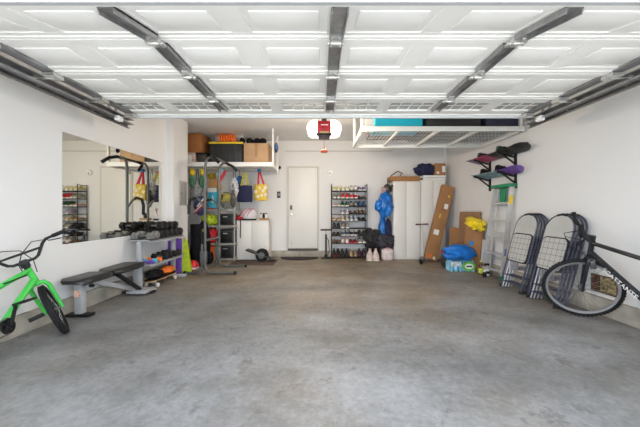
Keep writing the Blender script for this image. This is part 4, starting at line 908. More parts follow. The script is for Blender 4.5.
# ---------------------------------------------------------------- shoe rack and shoes
RX0, RX1, RY0, RY1 = X(331.6, 6.98), X(366.6, 6.98), 6.92, 7.20
sr = thing('shoe_rack', 'tall black wire shoe rack with nine tiers right of the house door', 'shoe rack', ((RX0+RX1)/2, 7.05, 0))
for x in (RX0, RX1):
    for y in (RY0, RY1): MB().tube([(x, y, 0), (x, y, Z(184, 6.98))], 0.009, 8).build('post', BLACK, sr)
TY = [190.6, 198.4, 206.4, 213.8, 220.6, 228.2, 235.6, 243.0, 256.2]
TZ = [Z(y, 6.95) for y in TY]; TZ[-1] = 0.055
for z in TZ:
    q = MB()
    for y in (RY0, RY1): q.tube([(RX0, y, z - 0.008), (RX1, y, z - 0.008)], 0.008, 6)
    for x in (RX0, RX1): q.tube([(x, RY0, z - 0.008), (x, RY1, z - 0.008)], 0.008, 6)
    for k in range(5): q.tube([(RX0, RY0 + 0.04 + k*0.05, z - 0.008), (RX1, RY0 + 0.04 + k*0.05, z - 0.008)], 0.005, 6)
    q.build('shelf', BLACK, sr)
for x in (RX0, RX1): MB().tube([(x, RY0, TZ[0] + 0.14), (x, RY1, TZ[0] + 0.14)], 0.009, 8).build('top_rail', BLACK, sr)

def shoe_meshes(kind):
    """toe towards -y (the room), sole at z=0, length 0.26; returns upper and sole builders"""
    L_ = 0.26
    hs = {'sneaker': [0.045, 0.06, 0.07, 0.085, 0.10, 0.105, 0.10, 0.09], 'flat': [0.03, 0.04, 0.045, 0.045, 0.048, 0.055, 0.06, 0.055], 'boot': [0.05, 0.065, 0.08, 0.11, 0.15, 0.16, 0.16, 0.15], 'tall_boot': [0.05, 0.065, 0.085, 0.17, 0.27, 0.28, 0.28, 0.27]}[kind]
    ws = [0.026, 0.040, 0.045, 0.043, 0.038, 0.036, 0.037, 0.030]; ys = [-0.13, -0.10, -0.065, -0.025, 0.02, 0.06, 0.10, 0.128]
    up = MB(); rings = []
    for y, h, w in zip(ys, hs, ws):
        rings.append([(w*math.cos(a)*(1 if math.sin(a) < 0.3 else 0.72), y, 0.018 + (h - 0.018)*max(0, 0.5 + 0.5*math.sin(a))) for a in [2*PI*i/12 for i in range(12)]])
    up.loft(rings)
    so = MB(); ro = []
    for y, w in zip(ys, ws):
        w2 = w + 0.005; ro.append([(-w2, y*1.03, 0), (w2, y*1.03, 0), (w2, y*1.03, 0.02), (-w2, y*1.03, 0.02)])
    so.loft(ro); 
    tg = MB()
    if kind == 'sneaker':
        for k in range(4): tg.box((0, -0.055 + k*0.02, 0.074 + k*0.009), (0.052, 0.006, 0.006))
    else: tg.box((0, 0.07, hs[5] - 0.003), (0.05, 0.075, 0.012), None, 0.004)
    return up, so, tg
SHOE = {}
def shoe_proto(kind):
    if kind in SHOE: return SHOE[kind]
    up, so, tg = shoe_meshes(kind); out = []
    for mb_, nm in ((up, 'upper'), (so, 'sole'), (tg, 'laces' if kind == 'sneaker' else 'lining')):
        bmesh.ops.recalc_face_normals(mb_.bm, faces=mb_.bm.faces[:])
        me = bpy.data.meshes.new(nm + '_' + kind); mb_.bm.to_mesh(me); mb_.bm.free()
        for p in me.polygons: p.use_smooth = True
        me.set_sharp_from_angle(angle=math.radians(50)); me.materials.append(PAPER); out.append((nm, me))
    SHOE[kind] = out; return out
SC_ = {}
def scol(c): return mat('shoe_%d_%d_%d' % tuple(int(x*1000) for x in c), c, 0.65, 0, 0.2, 18)
def place_shoe(kind, loc, rz, label, group, cu, cs, ct_, scale=1.0):
    nm = {'sneaker': 'sneaker', 'flat': 'flat_shoe', 'boot': 'ankle_boot', 'tall_boot': 'tall_boot'}[kind]
    t = thing(nm, label, 'shoe', loc, group); t.rotation_euler = (0, 0, rz); t.scale = scale if isinstance(scale, tuple) else (scale,)*3
    for (pn, me), c in zip(shoe_proto(kind), (cu, cs, ct_)):
        o = bpy.data.objects.new(pn, me); COL.objects.link(o); o.parent = t
        o.material_slots[0].link = 'OBJECT'; o.material_slots[0].material = scol(c)
    return t
W_ = (0.72, 0.70, 0.66); K_ = (0.02, 0.02, 0.022); G_ = (0.28, 0.27, 0.26); Rd = (0.50, 0.02, 0.03); Bn = (0.16, 0.08, 0.045); Ye = (0.62, 0.58, 0.25); Pu = (0.16, 0.11, 0.30); Bl = (0.03, 0.10, 0.24); Bg = (0.50, 0.40, 0.28); LB = (0.30, 0.38, 0.50); Gn = (0.03, 0.10, 0.05); Pk = (0.62, 0.36, 0.34); DR = (0.20, 0.02, 0.02); DP = (0.06, 0.03, 0.06)
TIERS = [
 ('top shelf', [('sneaker', 'yellow and white', Ye, W_, W_), ('sneaker', 'pale yellow', (0.6, 0.57, 0.36), W_, W_), ('sneaker', 'white', W_, G_, G_), ('sneaker', 'purple and white', Pu, W_, W_)]),
 ('second shelf', [('sneaker', 'grey green', (0.30, 0.30, 0.24), W_, G_), ('sneaker', 'bright red', Rd, W_, Rd), ('sneaker', 'red and white', Rd, W_, W_), ('flat', 'dark brown', Bn, K_, DR)]),
 ('third shelf', [('flat', 'pale red', (0.5, 0.25, 0.2), W_, W_), ('sneaker', 'dark green', Gn, W_, K_), ('sneaker', 'grey and black', G_, K_, K_), ('sneaker', 'blue', Bl, K_, Bl)]),
 ('fourth shelf', [None, ('sneaker', 'lilac and white', (0.35, 0.30, 0.45), W_, W_), ('flat', 'dark brown', Bn, K_, K_), ('sneaker', 'brown and black', Bn, K_, W_)]),
 ('fifth shelf', [('flat', 'brown', (0.35, 0.22, 0.12), Bg, Bg), ('sneaker', 'beige', Bg, W_, W_), ('sneaker', 'light blue', LB, W_, W_), ('flat', 'black', K_, K_, K_)]),
 ('sixth shelf', [('sneaker', 'black', K_, K_, K_), ('sneaker', 'grey beige', (0.32, 0.29, 0.25), W_, G_), None, None]),
 ('seventh shelf', [('flat', 'dark brown', (0.06, 0.035, 0.025), K_, K_), ('sneaker', 'navy and white', (0.06, 0.07, 0.14), W_, W_), ('sneaker', 'black and white', K_, W_, W_), ('sneaker', 'all black', K_, K_, K_)]),
 ('eighth shelf', [('flat', 'brown', (0.25, 0.16, 0.10), K_, Bg), ('sneaker', 'white and pink', W_, Pk, Pk), ('flat', 'dark red', DR, Rd, Rd), ('sneaker', 'grey', G_, W_, Gn)]),
 ('bottom shelf', [('boot', 'black and red', K_, DR, K_), ('boot', 'black', K_, K_, K_), ('boot', 'beige', (0.33, 0.25, 0.17), (0.5, 0.3, 0.15), W_), ('boot', 'dark purple', DP, K_, DP)])]
sp = (RX1 - RX0 - 0.02) / 8
for (tn, pairs), z in zip(TIERS, TZ):
    for i, pr in enumerate(pairs):
        if not pr: continue
        kind, cn, cu, cs, ct_ = pr
        for s in (0, 1):
            x = RX0 + 0.012 + sp*(2*i + s + 0.5)
            kn = {'sneaker': 'sneaker', 'flat': 'flat shoe', 'boot': 'ankle boot'}[kind]
            k = 'boot' if kind == 'boot' else kind
            place_shoe(k, (x, 7.055 + random.uniform(-0.008, 0.008), z + 0.0005), random.uniform(-0.05, 0.05), '%s %s, %s of its pair, on the %s of the rack' % (cn, kn, 'left' if s == 0 else 'right', tn), 'shoes on the shoe rack', cu, cs, ct_, (1.08, 1.0, 1.3) if kind != 'boot' else (1.08, 0.98, 1.0))

# ---------------------------------------------------------------- tall cabinets
def tall_cabinet(px0, px1, pxm, pytop, label):
    y0, y1 = 6.82, 7.20; x0, x1, xm, z1 = X(px0, y0), X(px1, y0), X(pxm, y0), Z(pytop, y0)
    t = thing('tall_cabinet', label, 'cabinet', ((x0+x1)/2, 7.0, 0))
    MB().b2((x0, y0 + 0.02, 0), (x1, y1, z1), 0.002).build('carcass', CABW, t)
    MB().b2((xm - 0.004, y0 + 0.012, 0.05), (xm + 0.004, y0 + 0.0195, z1 - 0.03)).build('door_gap_strip', mat('gap_strip', (0.20, 0.18, 0.16), 0.8), t)
    for a, b in ((x0 + 0.004, xm - 0.003), (xm + 0.003, x1 - 0.004)): MB().b2((a, y0, 0.05), (b, y0 + 0.018, z1 - 0.03), 0.002).build('door', CABW, t)
    return z1
ZA = tall_cabinet(393.5, 420.2, 406.3, 181.2, 'left white two door wardrobe cabinet under the flat brown box')
ZB = tall_cabinet(420.8, 445.0, 433.5, 179.8, 'right white two door wardrobe cabinet in the back right corner')
yb = 6.82
carton('flat_box', 'flat brown cardboard box lying on the left white wardrobe', (X(390.5, yb), yb + 0.0, ZA + 0.002), (X(420.0, yb), yb + 0.36, Z(176.4, yb)), CARD, tape=False)
t = thing('foam_board', 'flat white board lying on the right white wardrobe', 'panel', (X(434, yb), yb, ZB))
MB().b2((X(423.5, yb), yb + 0.01, ZB + 0.001), (X(446, yb), yb + 0.36, Z(175.2, yb)), 0.004).build('panel', WHITE, t)
MB().b2((X(424, yb), yb + 0.004, Z(178, yb)), (X(446, yb), yb + 0.0095, Z(177.4, yb))).build('groove', mat('groove_grey', (0.45, 0.44, 0.42), 0.6), t)
t = lump('navy_bag', 'navy blue duffel bag on top of the right white wardrobe', 'bag', 425, yb + 0.17, Z(175.2, yb) + 0.003, (0.54, 0.30, 0.31), NAVY, 5, 0.3, 2.2)
bx = (X(435.5, yb), yb + 0.02, Z(175.2, yb) + 0.003), (X(446.0, yb), yb + 0.28, Z(163.3, yb))
t = carton('cardboard_box', 'brown box with white label on top of the right wardrobe', bx[0], bx[1], CARD, tape=False)
MB().b2((X(442.5, yb), yb + 0.0172, Z(172, yb)), (X(446, yb) - 0.01, yb + 0.0195, Z(166, yb))).build('white_label', PAPER, t)
MB().b2((X(437, yb), yb + 0.0172, Z(173.6, yb)), (X(439.5, yb), yb + 0.0195, Z(171.5, yb))).build('white_sticker', PAPER, t)
t = thing('clothes_hanger', 'dark triangular hanger lying on the flat brown box', 'hanger', (X(397, yb + 0.2), yb + 0.2, Z(176.2, yb)))
yh = yb + 0.18
MB().tube([at(391, 176.0, yh), at(397.5, 171.2, yh), at(402.5, 173.3, yh), at(400, 175.6, yh)], 0.012, 6).build('hanger_body', BLACK, t)
tag(MB().box((X(421.8, yb), yb + 0.03, ZB + 0.021), (0.05, 0.05, 0.04), None, 0.006).build('green_clip', mat('dark_green', (0.03, 0.07, 0.03), 0.5)), 'small dark green clip between the boxes on the wardrobes', 'clip')

# ---------------------------------------------------------------- things hanging beside the wardrobe
CHX = X(393.5, 6.82)
t = thing('coat_hook_rack', 'black hook rail fixed on the side of the left wardrobe', 'hook rail', (CHX - 0.03, 7.0, 1.78))
MB().b2((CHX - 0.015, 6.86, 1.74), (CHX, 7.16, 1.80)).build('rail', BLACK, t)
for y in (6.90, 7.0, 7.10): MB().tube([(CHX - 0.012, y, 1.77), (CHX - 0.06, y, 1.755), (CHX - 0.075, y, 1.78)], 0.008, 6).build('hook', BLACK, t)
t = thing('blue_tote', 'bright blue plastic bag hanging beside the left wardrobe', 'bag', (X(385, 6.85), 6.88, Z(217, 6.85)))
Yb = 6.80
MB().ball((X(385.5, Yb), Yb, Z(205.5, Yb)), (0.36, 0.26, 0.60), 0.28, 2.0, 21, 4).build('bag_body', BLUEBAG, t)
MB().ball((X(379, Yb), Yb - 0.02, Z(206, Yb)), (0.20, 0.2, 0.30), 0.35, 2.6, 22, 3).build('bag_fold', BLUEBAG, t)
MB().tube([at(383, 196, Yb), (CHX - 0.075, 6.9, 1.76), at(389.5, 196, Yb)], 0.012, 6).build('handle', BLUEBAG, t)
t = thing('blue_jacket', 'blue jacket hanging below the blue plastic bag', 'jacket', (X(384, 6.95), 6.95, Z(245, 6.95)))
MB().ball((X(382.5, 7.0), 7.02, Z(230, 7.0)), (0.18, 0.16, 0.70), 0.25, 2.2, 31, 4).build('jacket_body', BLUEBAG, t)
MB().ball((X(388.0, 7.0), 7.0, Z(231, 7.0)), (0.18, 0.16, 0.60), 0.25, 2.4, 32, 4).build('dark_lining', NAVY, t)
MB().tube([(X(385, 6.95), 6.96, Z(218, 6.95)), (CHX - 0.07, 7.0, 1.765)], 0.012, 6).build('loop', NAVY, t)
t = thing('ski_helmet', 'black and pink helmet hanging above the blue plastic bag', 'helmet', (X(384.5, 6.85), 6.85, Z(195, 6.85)))
MB().ball(at(387.5, 188.8, 6.92), (0.22, 0.22, 0.24), 0.1, 3, 2).build('shell', mat('helmet_black', (0.03, 0.03, 0.032), 0.35), t)
MB().ball(at(383.0, 190, 6.84), (0.12, 0.12, 0.16), 0.12, 3, 3).build('goggle_lens', mat('goggle_grey', (0.32, 0.26, 0.26), 0.3, 0, 0.5, 14), t)
MB().torus(at(383.2, 190, 6.785), 0.055, 0.014, (0.2, -1, 0), 24, 8).build('goggle_frame', PINK, t)
MB().tube([at(387, 185, 6.92), at(388.5, 180, 6.96)], 0.012, 6).build('strap', mat('grey_strap', (0.12, 0.13, 0.14), 0.7), t)
MB().tube([at(384, 194.2, 6.82), at(391, 193.2, 6.84)], 0.012, 6).build('chin_strap', mat('tan_strap', (0.40, 0.28, 0.10), 0.7), t)
# black bags on the floor and boots
for i, (px, Y, z0, s, sd, lab) in enumerate(((369.8, 6.97, 0.24, (0.30, 0.26, 0.50), 41, 'black bag piled right beside the shoe rack'), (376.5, 6.95, 0.26, (0.30, 0.28, 0.44), 42, 'black bag in the middle of the pile above the pale boots'), (385.0, 6.83, 0.26, (0.46, 0.28, 0.34), 43, 'dark bag on top of the white and pink bag beside the wardrobe'))):
    tag(MB().ball((X(px, Y), Y, z0 + s[2]*0.5), s, 0.3, 2.4, sd, 4).build('black_bag', mat('dark_bag_%d' % i, [(0.014, 0.014, 0.016), (0.012, 0.013, 0.014), (0.03, 0.028, 0.04)][i], 0.7, 0, 0.5, 14, 0.4, 24)), lab, 'bag', 'black bags in the pile')
tag(MB().b2((X(366.8, 6.95) + 0.03, 6.9, 0.0), (X(379.5, 6.95), 7.2, 0.30), 0.02).build('black_crate', BLKFAB), 'black fabric crate behind the pale boots', 'crate')
for s, (px, lab) in enumerate(((369.8, 'pale pink and white tall boot standing nearest the shoe rack'), (376.0, 'pale pink and white tall boot standing in the middle before the crate'))):
    place_shoe('tall_boot', (X(px, 6.7), 6.72, 0.0), -0.25 + 0.1*s, lab, 'pale boots before the crate', (0.62, 0.52, 0.49), (0.66, 0.63, 0.6), (0.4, 0.25, 0.27), (1.7, 1.0, 0.95))
t = thing('plastic_sack', 'white and pink plastic sack on the floor left of the wardrobe', 'bag', (X(387, 6.7), 6.72, 0))
MB().ball((X(387, 6.72), 6.72, 0.135), (0.27, 0.24, 0.29), 0.12, 3, 51, 4, 0.001, 0.0, None, 0.55).build('sack', mat('white_pink_plastic', (0.66, 0.56, 0.55), 0.45, 0, 0.2, 10, 0.3, 20), t)
for sx in (-1, 1): MB().tube([(X(387, 6.72) + sx*0.05, 6.66, 0.25), (X(387, 6.72) + sx*0.02, 6.63, 0.31), (X(387, 6.72) - sx*0.01, 6.64, 0.26)], 0.012, 6).build('sack_handle', PINK, t)

# kick scooter against the wardrobe
t = thing('kick_scooter', 'silver kick scooter with red grips leaning on the white wardrobes', 'scooter', (X(424, 6.6), 6.6, 0))
b0 = V((X(423.3, 6.62), 6.62, 0.12)); h0 = V((X(422, 6.76), 6.76, Z(224.3, 6.76)))
MB().tube([b0, b0 + (h0 - b0)*0.55], 0.017, 10).build('lower_tube', ALU, t)
MB().tube([b0 + (h0 - b0)*0.5, h0], 0.012, 10).build('steering_column', ALU, t)
hx = V((1, 0.05, 0.03)).normalized()
MB().tube([h0 - hx*0.14, h0 + hx*0.14], 0.012, 8).build('handlebar', BLACK, t)
for s in (-1, 1): MB().tube([h0 + hx*s*0.06, h0 + hx*s*0.15], 0.017, 10).build('grip', mat('maroon_grip', (0.18, 0.02, 0.025), 0.5), t)
MB().lathe([(0.02, -0.012), (0.05, -0.012), (0.05, 0.012), (0.02, 0.012)], b0 + V((0, 0, -0.069)), (1, 0.2, 0), 18).build('front_wheel', RUBBER, t)
MB().lathe([(0.02, -0.012), (0.05, -0.012), (0.05, 0.012), (0.02, 0.012)], (X(421.0, 6.2), 6.2, 0.051), (1, 0.2, 0), 18).build('rear_wheel', RUBBER, t)
MB().bar(b0 + V((0, 0, -0.03)), (X(421.0, 6.2), 6.24, 0.075), 0.10, 0.02, (1, 0, 0), 0.006).build('deck', STEELD, t)

# ---------------------------------------------------------------- long leaning box
A_ = at(425, 257.5, 6.48); A_.z = 0.01
Bt = at(449, 187.5, 6.68)
t = thing('long_cardboard_box', 'long narrow brown cardboard box leaning on the right wardrobe', 'box', (A_.x + 0.1, 6.48, 0))
Lb = (Bt - (A_ + V((0.135, 0, 0)))); 
p0 = A_ + V((0.135, 0.06, 0.035)); p1 = p0 + Lb
MB().bar(p0, p1, 0.285, 0.11, (1, 0, 0.0), 0.005).build('carton', CARD, t)
dz = Lb.normalized(); dxv = V((1, 0, 0)); dxv = (dxv - dz*dxv.dot(dz)).normalized(); dn = dz.cross(dxv); dn = -dn if dn.y > 0 else dn
def sticker(u, w_, a, b_, m, nm):
    c = p0 + dz*w_ + dxv*u + dn*0.0562; MB().bar(c - dz*b_/2, c + dz*b_/2, a, 0.0016, dxv).build(nm, m, t)
LL = Lb.length
sticker(0.05, LL*0.72, 0.085, 0.12, PAPER, 'white_label'); sticker(-0.03, LL*0.36, 0.12, 0.12, PAPER, 'white_label'); sticker(0.06, LL*0.86, 0.04, 0.05, YELLOW, 'yellow_sticker'); sticker(-0.035, LL*0.58, 0.03, 0.10, YELLOW, 'yellow_sticker'); sticker(-0.04, LL*0.05, 0.07, 0.07, ORANGE, 'orange_sticker'); sticker(0.06, LL*0.03, 0.05, 0.06, PAPER, 'white_label')

# ---------------------------------------------------------------- flattened cartons in the corner
def board(name, label, pts, th, m, cat='cardboard', extra=None):
    """leaning board from its four corner points: bottom left, bottom right, top right, top left"""
    bl, br, tr, tl = [V(p) for p in pts]; n = (br - bl).cross(tl - bl).normalized(); tr = tr - n*(tr - bl).dot(n); pts = (bl, br, tr, tl)
    t = thing(name, label, cat, (bl + br)/2)
    q = MB(); a = [q._v(p) for p in (bl, br, tr, tl)]; b = [q._v(V(p) - n*th) for p in (bl, br, tr, tl)]
    q._f(a); q._f(b[::-1])
    for i in range(4): q._f([a[i], b[i], b[(i+1) % 4], a[(i+1) % 4]])
    q.build('board', m, t)
    return t, bl, br, tr, tl, n
yc = 6.62
def fl(px, Y): return V((X(px, Y), Y, 0.006))
t, *_r = board('flattened_carton', 'tall flattened brown carton standing at the back of the corner', [V((2.97, 6.25, 0.006)), V((3.03, 5.58, 0.006)), V((3.11, 5.58, 1.145)), V((3.05, 6.25, 1.145))], 0.03, mat('dull_cardboard', (0.30, 0.17, 0.09), 0.85, 0, 0.15, 4))
t, *_r = board('small_carton', 'small brown flattened carton left of the corner cardboard pile', [fl(449.5, 6.5), fl(459, 6.3), at(459, 228, 6.36), at(449.5, 227.5, 6.58)], 0.03, CARD)
t, bl, br, tr, tl, n = board('cardboard_carton', 'tilted brown carton with a round blue sticker behind the blue bag', [V((2.875, 5.80, 0.006)), V((3.0, 5.42, 0.006)), V((3.085, 5.42, 0.86)), V((2.96, 5.80, 0.94))], 0.04, mat('mid_cardboard', (0.35, 0.175, 0.075), 0.85, 0, 0.12, 4))
bs = MB(); c = bl + (br - bl)*0.45 + (tl - bl)*0.55 + n*0.001
bs.lathe([(0.055, 0), (0.055, 0.002), (0, 0.002)], c, n, 20); bs.build('blue_sticker', mat('sticker_blue', (0.02, 0.22, 0.60), 0.5), t)
q = MB(); c2 = bl + (br - bl)*0.5 + (tl - bl)*0.42 + n*0.0015; q.bar(c2 - (br - bl).normalized()*0.05, c2 + (br - bl).normalized()*0.05, 0.012, 0.002, n); q.build('printed_mark', BLACK, t)
lumpz = at(476, 224.5, 6.02)
tag(MB().ball(V((3.0, 5.52, 0.91)), (0.28, 0.50, 0.20), 0.4, 2.4, 61, 4, None, 0, Euler((0.3, 0, 0))).build('yellow_bag', YBAG), 'crumpled yellow plastic bag on top of the tilted carton', 'bag')
t, *_r = board('melamine_board', 'leaning white board between the cartons and the step ladder', [V((2.965, 5.32, 0.006)), V((3.075, 5.17, 0.006)), V((3.13, 5.17, 0.63)), V((3.02, 5.32, 0.63))], 0.015, mat('grey_white_board', (0.46, 0.445, 0.45), 0.5), 'panel')
# water bottle pack, blue sack
WYp = 5.42
wp = thing('water_bottle_pack', 'shrink wrapped pack of water bottles with green label under the blue bag', 'water bottles', (X(461.5, WYp), WYp + 0.15, 0))
wx0, wx1 = X(450.5, WYp), X(476, WYp); nb = 6
WBOT = mat('bottle_blue', (0.20, 0.50, 0.70), 0.15, 0, 0.5, 12)
for j in range(3):
    for i in range(nb):
        x = wx0 + (wx1 - wx0)*(i + 0.5)/nb; r = (wx1 - wx0)/nb*0.46; y = WYp + 0.045 + j*0.082
        MB().lathe([(r*0.8, 0), (r, 0.01), (r, 0.07), (r*0.92, 0.08), (r, 0.09), (r, 0.15), (r*0.5, 0.19), (r*0.35, 0.195), (r*0.35, 0.215), (0, 0.216)], (x, y, 0.001), (0, 0, 1), 12).build('bottle', WBOT, wp)
MB().b2((wx0 - 0.004, WYp - 0.004, 0.10), (X(461, WYp), WYp - 0.001, 0.19)).build('front_wrap', mat('wrap_print', (0.50, 0.55, 0.58), 0.25, 0, 0.5, 22), wp)
q = MB(); lab = [(0.13*math.cos(2*PI*k/24), 0.09*math.sin(2*PI*k/24)) for k in range(24)]
q.prism(lab, (X(469, WYp), WYp - 0.006, 0.105), (1, 0, 0), (0, 0, 1), (0, 1, 0), 0.004); q.build('green_label', mat('label_green', (0.16, 0.48, 0.08), 0.4), wp)
q = MB(); q.prism([(u*0.62, w*0.55) for u, w in lab], (X(469, WYp), WYp - 0.008, 0.105), (1, 0, 0), (0, 0, 1), (0, 1, 0), 0.0018); q.build('label_centre', PAPER, wp)
MB().b2((X(466.1, WYp), WYp - 0.0095, 0.092), (X(472.1, WYp), WYp - 0.0083, 0.118)).build('label_bar', NAVY, wp)
tag(MB().ball((X(460.5, 5.5), 5.56, 0.335), (0.60, 0.42, 0.34), 0.22, 2.2, 71, 4, 0.222).build('blue_sack', BLUEBAG), 'crumpled bright blue sack on the water bottle pack', 'bag')
tag(MB().ball((X(446.5, 5.85), 5.85, 0.13), (0.22, 0.24, 0.26), 0.2, 3, 72, 3, 0.001).build('dark_shoe_bag', mat('dark_grey_cloth', (0.03, 0.03, 0.035), 0.8)), 'dark cloth bag on the floor beside the blue sack', 'bag')
tag(MB().ball((X(447, 5.9), 5.9, 0.315), (0.22, 0.16, 0.16), 0.15, 3, 73, 3, 0.255).build('red_pouch', RED), 'red pouch behind the left end of the blue sack', 'pouch')
# bottles by the ladder
t = thing('cleaner_bottle', 'brown bottle with yellow green label beside the water pack', 'bottle', (X(481.3, 5.2), 5.2, 0)); x = X(481.3, 5.2)
MB().lathe([(0.045, 0), (0.05, 0.01), (0.05, 0.15), (0.045, 0.17), (0.022, 0.205), (0.020, 0.23)], (x, 5.2, 0), (0, 0, 1), 16).build('bottle_body', mat('brown_glass', (0.10, 0.035, 0.015), 0.15), t)
MB().lathe([(0.0515, 0), (0.0515, 0.095)], (x, 5.2, 0.025), (0, 0, 1), 20).build('label', mat('label_yellowgreen', (0.45, 0.50, 0.06), 0.5, 0, 0.4, 20), t)
MB().lathe([(0.024, 0), (0.024, 0.035), (0, 0.037)], (x, 5.2, 0.228), (0, 0, 1), 14).build('cap', mat('cap_cream', (0.55, 0.5, 0.2), 0.5), t)
t = thing('spray_bottle', 'white and black spray bottle at the foot of the step ladder', 'bottle', (X(487.5, 5.12), 5.12, 0)); x = X(487.2, 5.12)
MB().lathe([(0.038, 0), (0.042, 0.01), (0.042, 0.11), (0.035, 0.14), (0.014, 0.165), (0.014, 0.18)], (x, 5.12, 0), (0, 0, 1), 16).build('bottle_body', PAPER, t)
MB().lathe([(0.043, 0), (0.043, 0.05)], (x, 5.12, 0.035), (0, 0, 1), 18).build('label', BLACK, t)
q = MB(); q.box((x - 0.015, 5.11, 0.20), (0.09, 0.03, 0.04), None, 0.008); q.bar((x - 0.04, 5.11, 0.19), (x - 0.05, 5.11, 0.14), 0.012, 0.012); q.build('trigger', BLACK, t)
t = thing('small_bottle', 'small black bottle with white cap between the brown bottle and ladder', 'bottle', (X(484.3, 5.03), 5.03, 0)); x = X(484.6, 5.0)
MB().lathe([(0.03, 0), (0.032, 0.006), (0.032, 0.07), (0.015, 0.09)], (x, 5.0, 0), (0, 0, 1), 14).build('bottle_body', BLACK, t)
MB().lathe([(0.017, 0), (0.017, 0.025), (0, 0.026)], (x, 5.0, 0.088), (0, 0, 1), 12).build('cap', PAPER, t)

# ---------------------------------------------------------------- step ladder
def ladder():
    nb, fb, nt_, ft = V((2.99, 4.70, 0.02)), V((2.96, 5.22, 0.02)), V((3.09, 4.60, 1.56)), V((3.075, 5.0, 1.56))
    r = thing('step_ladder', 'folded aluminium step ladder with green top leaning by the right wall', 'ladder', (3.0, 5.0, 0))
    side = V((0, 1, 0))
    for b, t_, nm in ((nb, nt_, 'rail'), (fb, ft, 'rail')):
        q = MB(); q.bar(b, t_, 0.075, 0.018, (-1, 0, 0)); q.build('rail', ALU, r)
        q = MB(); s = 0.012 if b is nb else -0.012
        MB().bar(b, b + (t_ - b)*0.04, 0.085, 0.03, (1, 0, 0), 0.005).build('foot', GREEN, r)
        bb = b + V((0.07, 0, 0)); tt = t_ + V((0.02, 0, -0.06))
        sg = 1 if b is nb else -1
        MB().bar(bb + V((0, sg*0.05, 0)), tt + V((0, sg*0.05, 0)), 0.03, 0.02, (1, 0, 0)).build('rear_rail', ALU, r)
    for k in range(5):
        t_ = 0.085 + 0.165*k*1.12
        a = nb + (nt_ - nb)*t_; b = fb + (ft - fb)*t_
        q = MB(); q.bar(a + V((-0.01, 0, 0)), b + V((-0.01, 0, 0)), 0.085, 0.028, (1, 0, 0)); q.build('step', ALU, r)
    for k in (0.2, 0.5, 0.8):
        a = nb + (nt_ - nb)*k + V((0.065*(1-k) + 0.02, 0.05, 0)); b = fb + (ft - fb)*k + V((0.065*(1-k) + 0.02, -0.05, 0))
        MB().bar(a, b, 0.02, 0.02, (1, 0, 0)).build('rear_brace', ALU, r)
    m_ = (nt_ + ft)/2
    q = MB(); q.box(m_ + V((-0.01, 0, 0.02)), (0.15, (ft - nt_).length + 0.07, 0.055), None, 0.012); q.build('top_cap', GREEN, r)
    q = MB(); q.box(m_ + V((0.0, 0.02, -0.12)), (0.03, 0.14, 0.26), None, 0.01); q.build('top_bracket', GREEN, r)
    c = nb + (nt_ - nb)*0.86; d_ = (nt_ - nb).normalized()
    MB().bar(c - d_*0.07, c + d_*0.07, 0.06, 0.0215, (-1, 0, 0)).build('yellow_label', YELLOW, r)
    c = nb + (nt_ - nb)*0.30
    MB().bar(c - d_*0.06, c + d_*0.06, 0.03, 0.0215, (-1, 0, 0)).build('blue_label', mat('label_blue', (0.15, 0.2, 0.5), 0.5), r)
ladder()

# ---------------------------------------------------------------- folding chairs
SEATM = bpy.data.materials.new('quilted_grey_vinyl'); SEATM.use_nodes = True
_nt = SEATM.node_tree; _N = _nt.nodes; _L = _nt.links; _p = _N['Principled BSDF']; _p.inputs['Roughness'].default_value = 0.5
_tc = _N.new('ShaderNodeTexCoord'); _sp = _N.new('ShaderNodeSeparateXYZ'); _cb = _N.new('ShaderNodeCombineXYZ'); _br = _N.new('ShaderNodeTexBrick')
_L.new(_tc.outputs['Object'], _sp.inputs[0]); _L.new(_sp.outputs['Y'], _cb.inputs['X']); _L.new(_sp.outputs['Z'], _cb.inputs['Y']); _L.new(_cb.outputs[0], _br.inputs['Vector'])
_br.offset = 0; _br.inputs['Scale'].default_value = 1; _br.inputs['Brick Width'].default_value = 0.075; _br.inputs['Row Height'].default_value = 0.075; _br.inputs['Mortar Size'].default_value = 0.0035
_br.inputs['Color1'].default_value = (0.48, 0.475, 0.455, 1); _br.inputs['Color2'].default_value = (0.45, 0.445, 0.43, 1); _br.inputs['Mortar'].default_value = (0.16, 0.16, 0.17, 1)
_L.new(_br.outputs['Color'], _p.inputs['Base Color'])
BACKV = mat('pale_grey_vinyl', (0.46, 0.46, 0.445), 0.5, 0, 0.06, 8)
CHF = mat('navy_grey_frame', (0.055, 0.06, 0.095), 0.35, 0.4, 0.15, 12); CHS = mat('silver_frame', (0.45, 0.46, 0.50), 0.3, 0.7, 0.1, 12)
def rounded(w, h, r, n=6):
    p = []
    for cx_, cy_, a0 in ((w/2 - r, h/2 - r, 0), (-w/2 + r, h/2 - r, PI/2), (-w/2 + r, -h/2 + r, PI), (w/2 - r, -h/2 + r, 1.5*PI)):
        for k in range(n + 1): a = a0 + PI/2*k/n; p.append((cx_ + r*math.cos(a), cy_ + r*math.sin(a)))
    return p
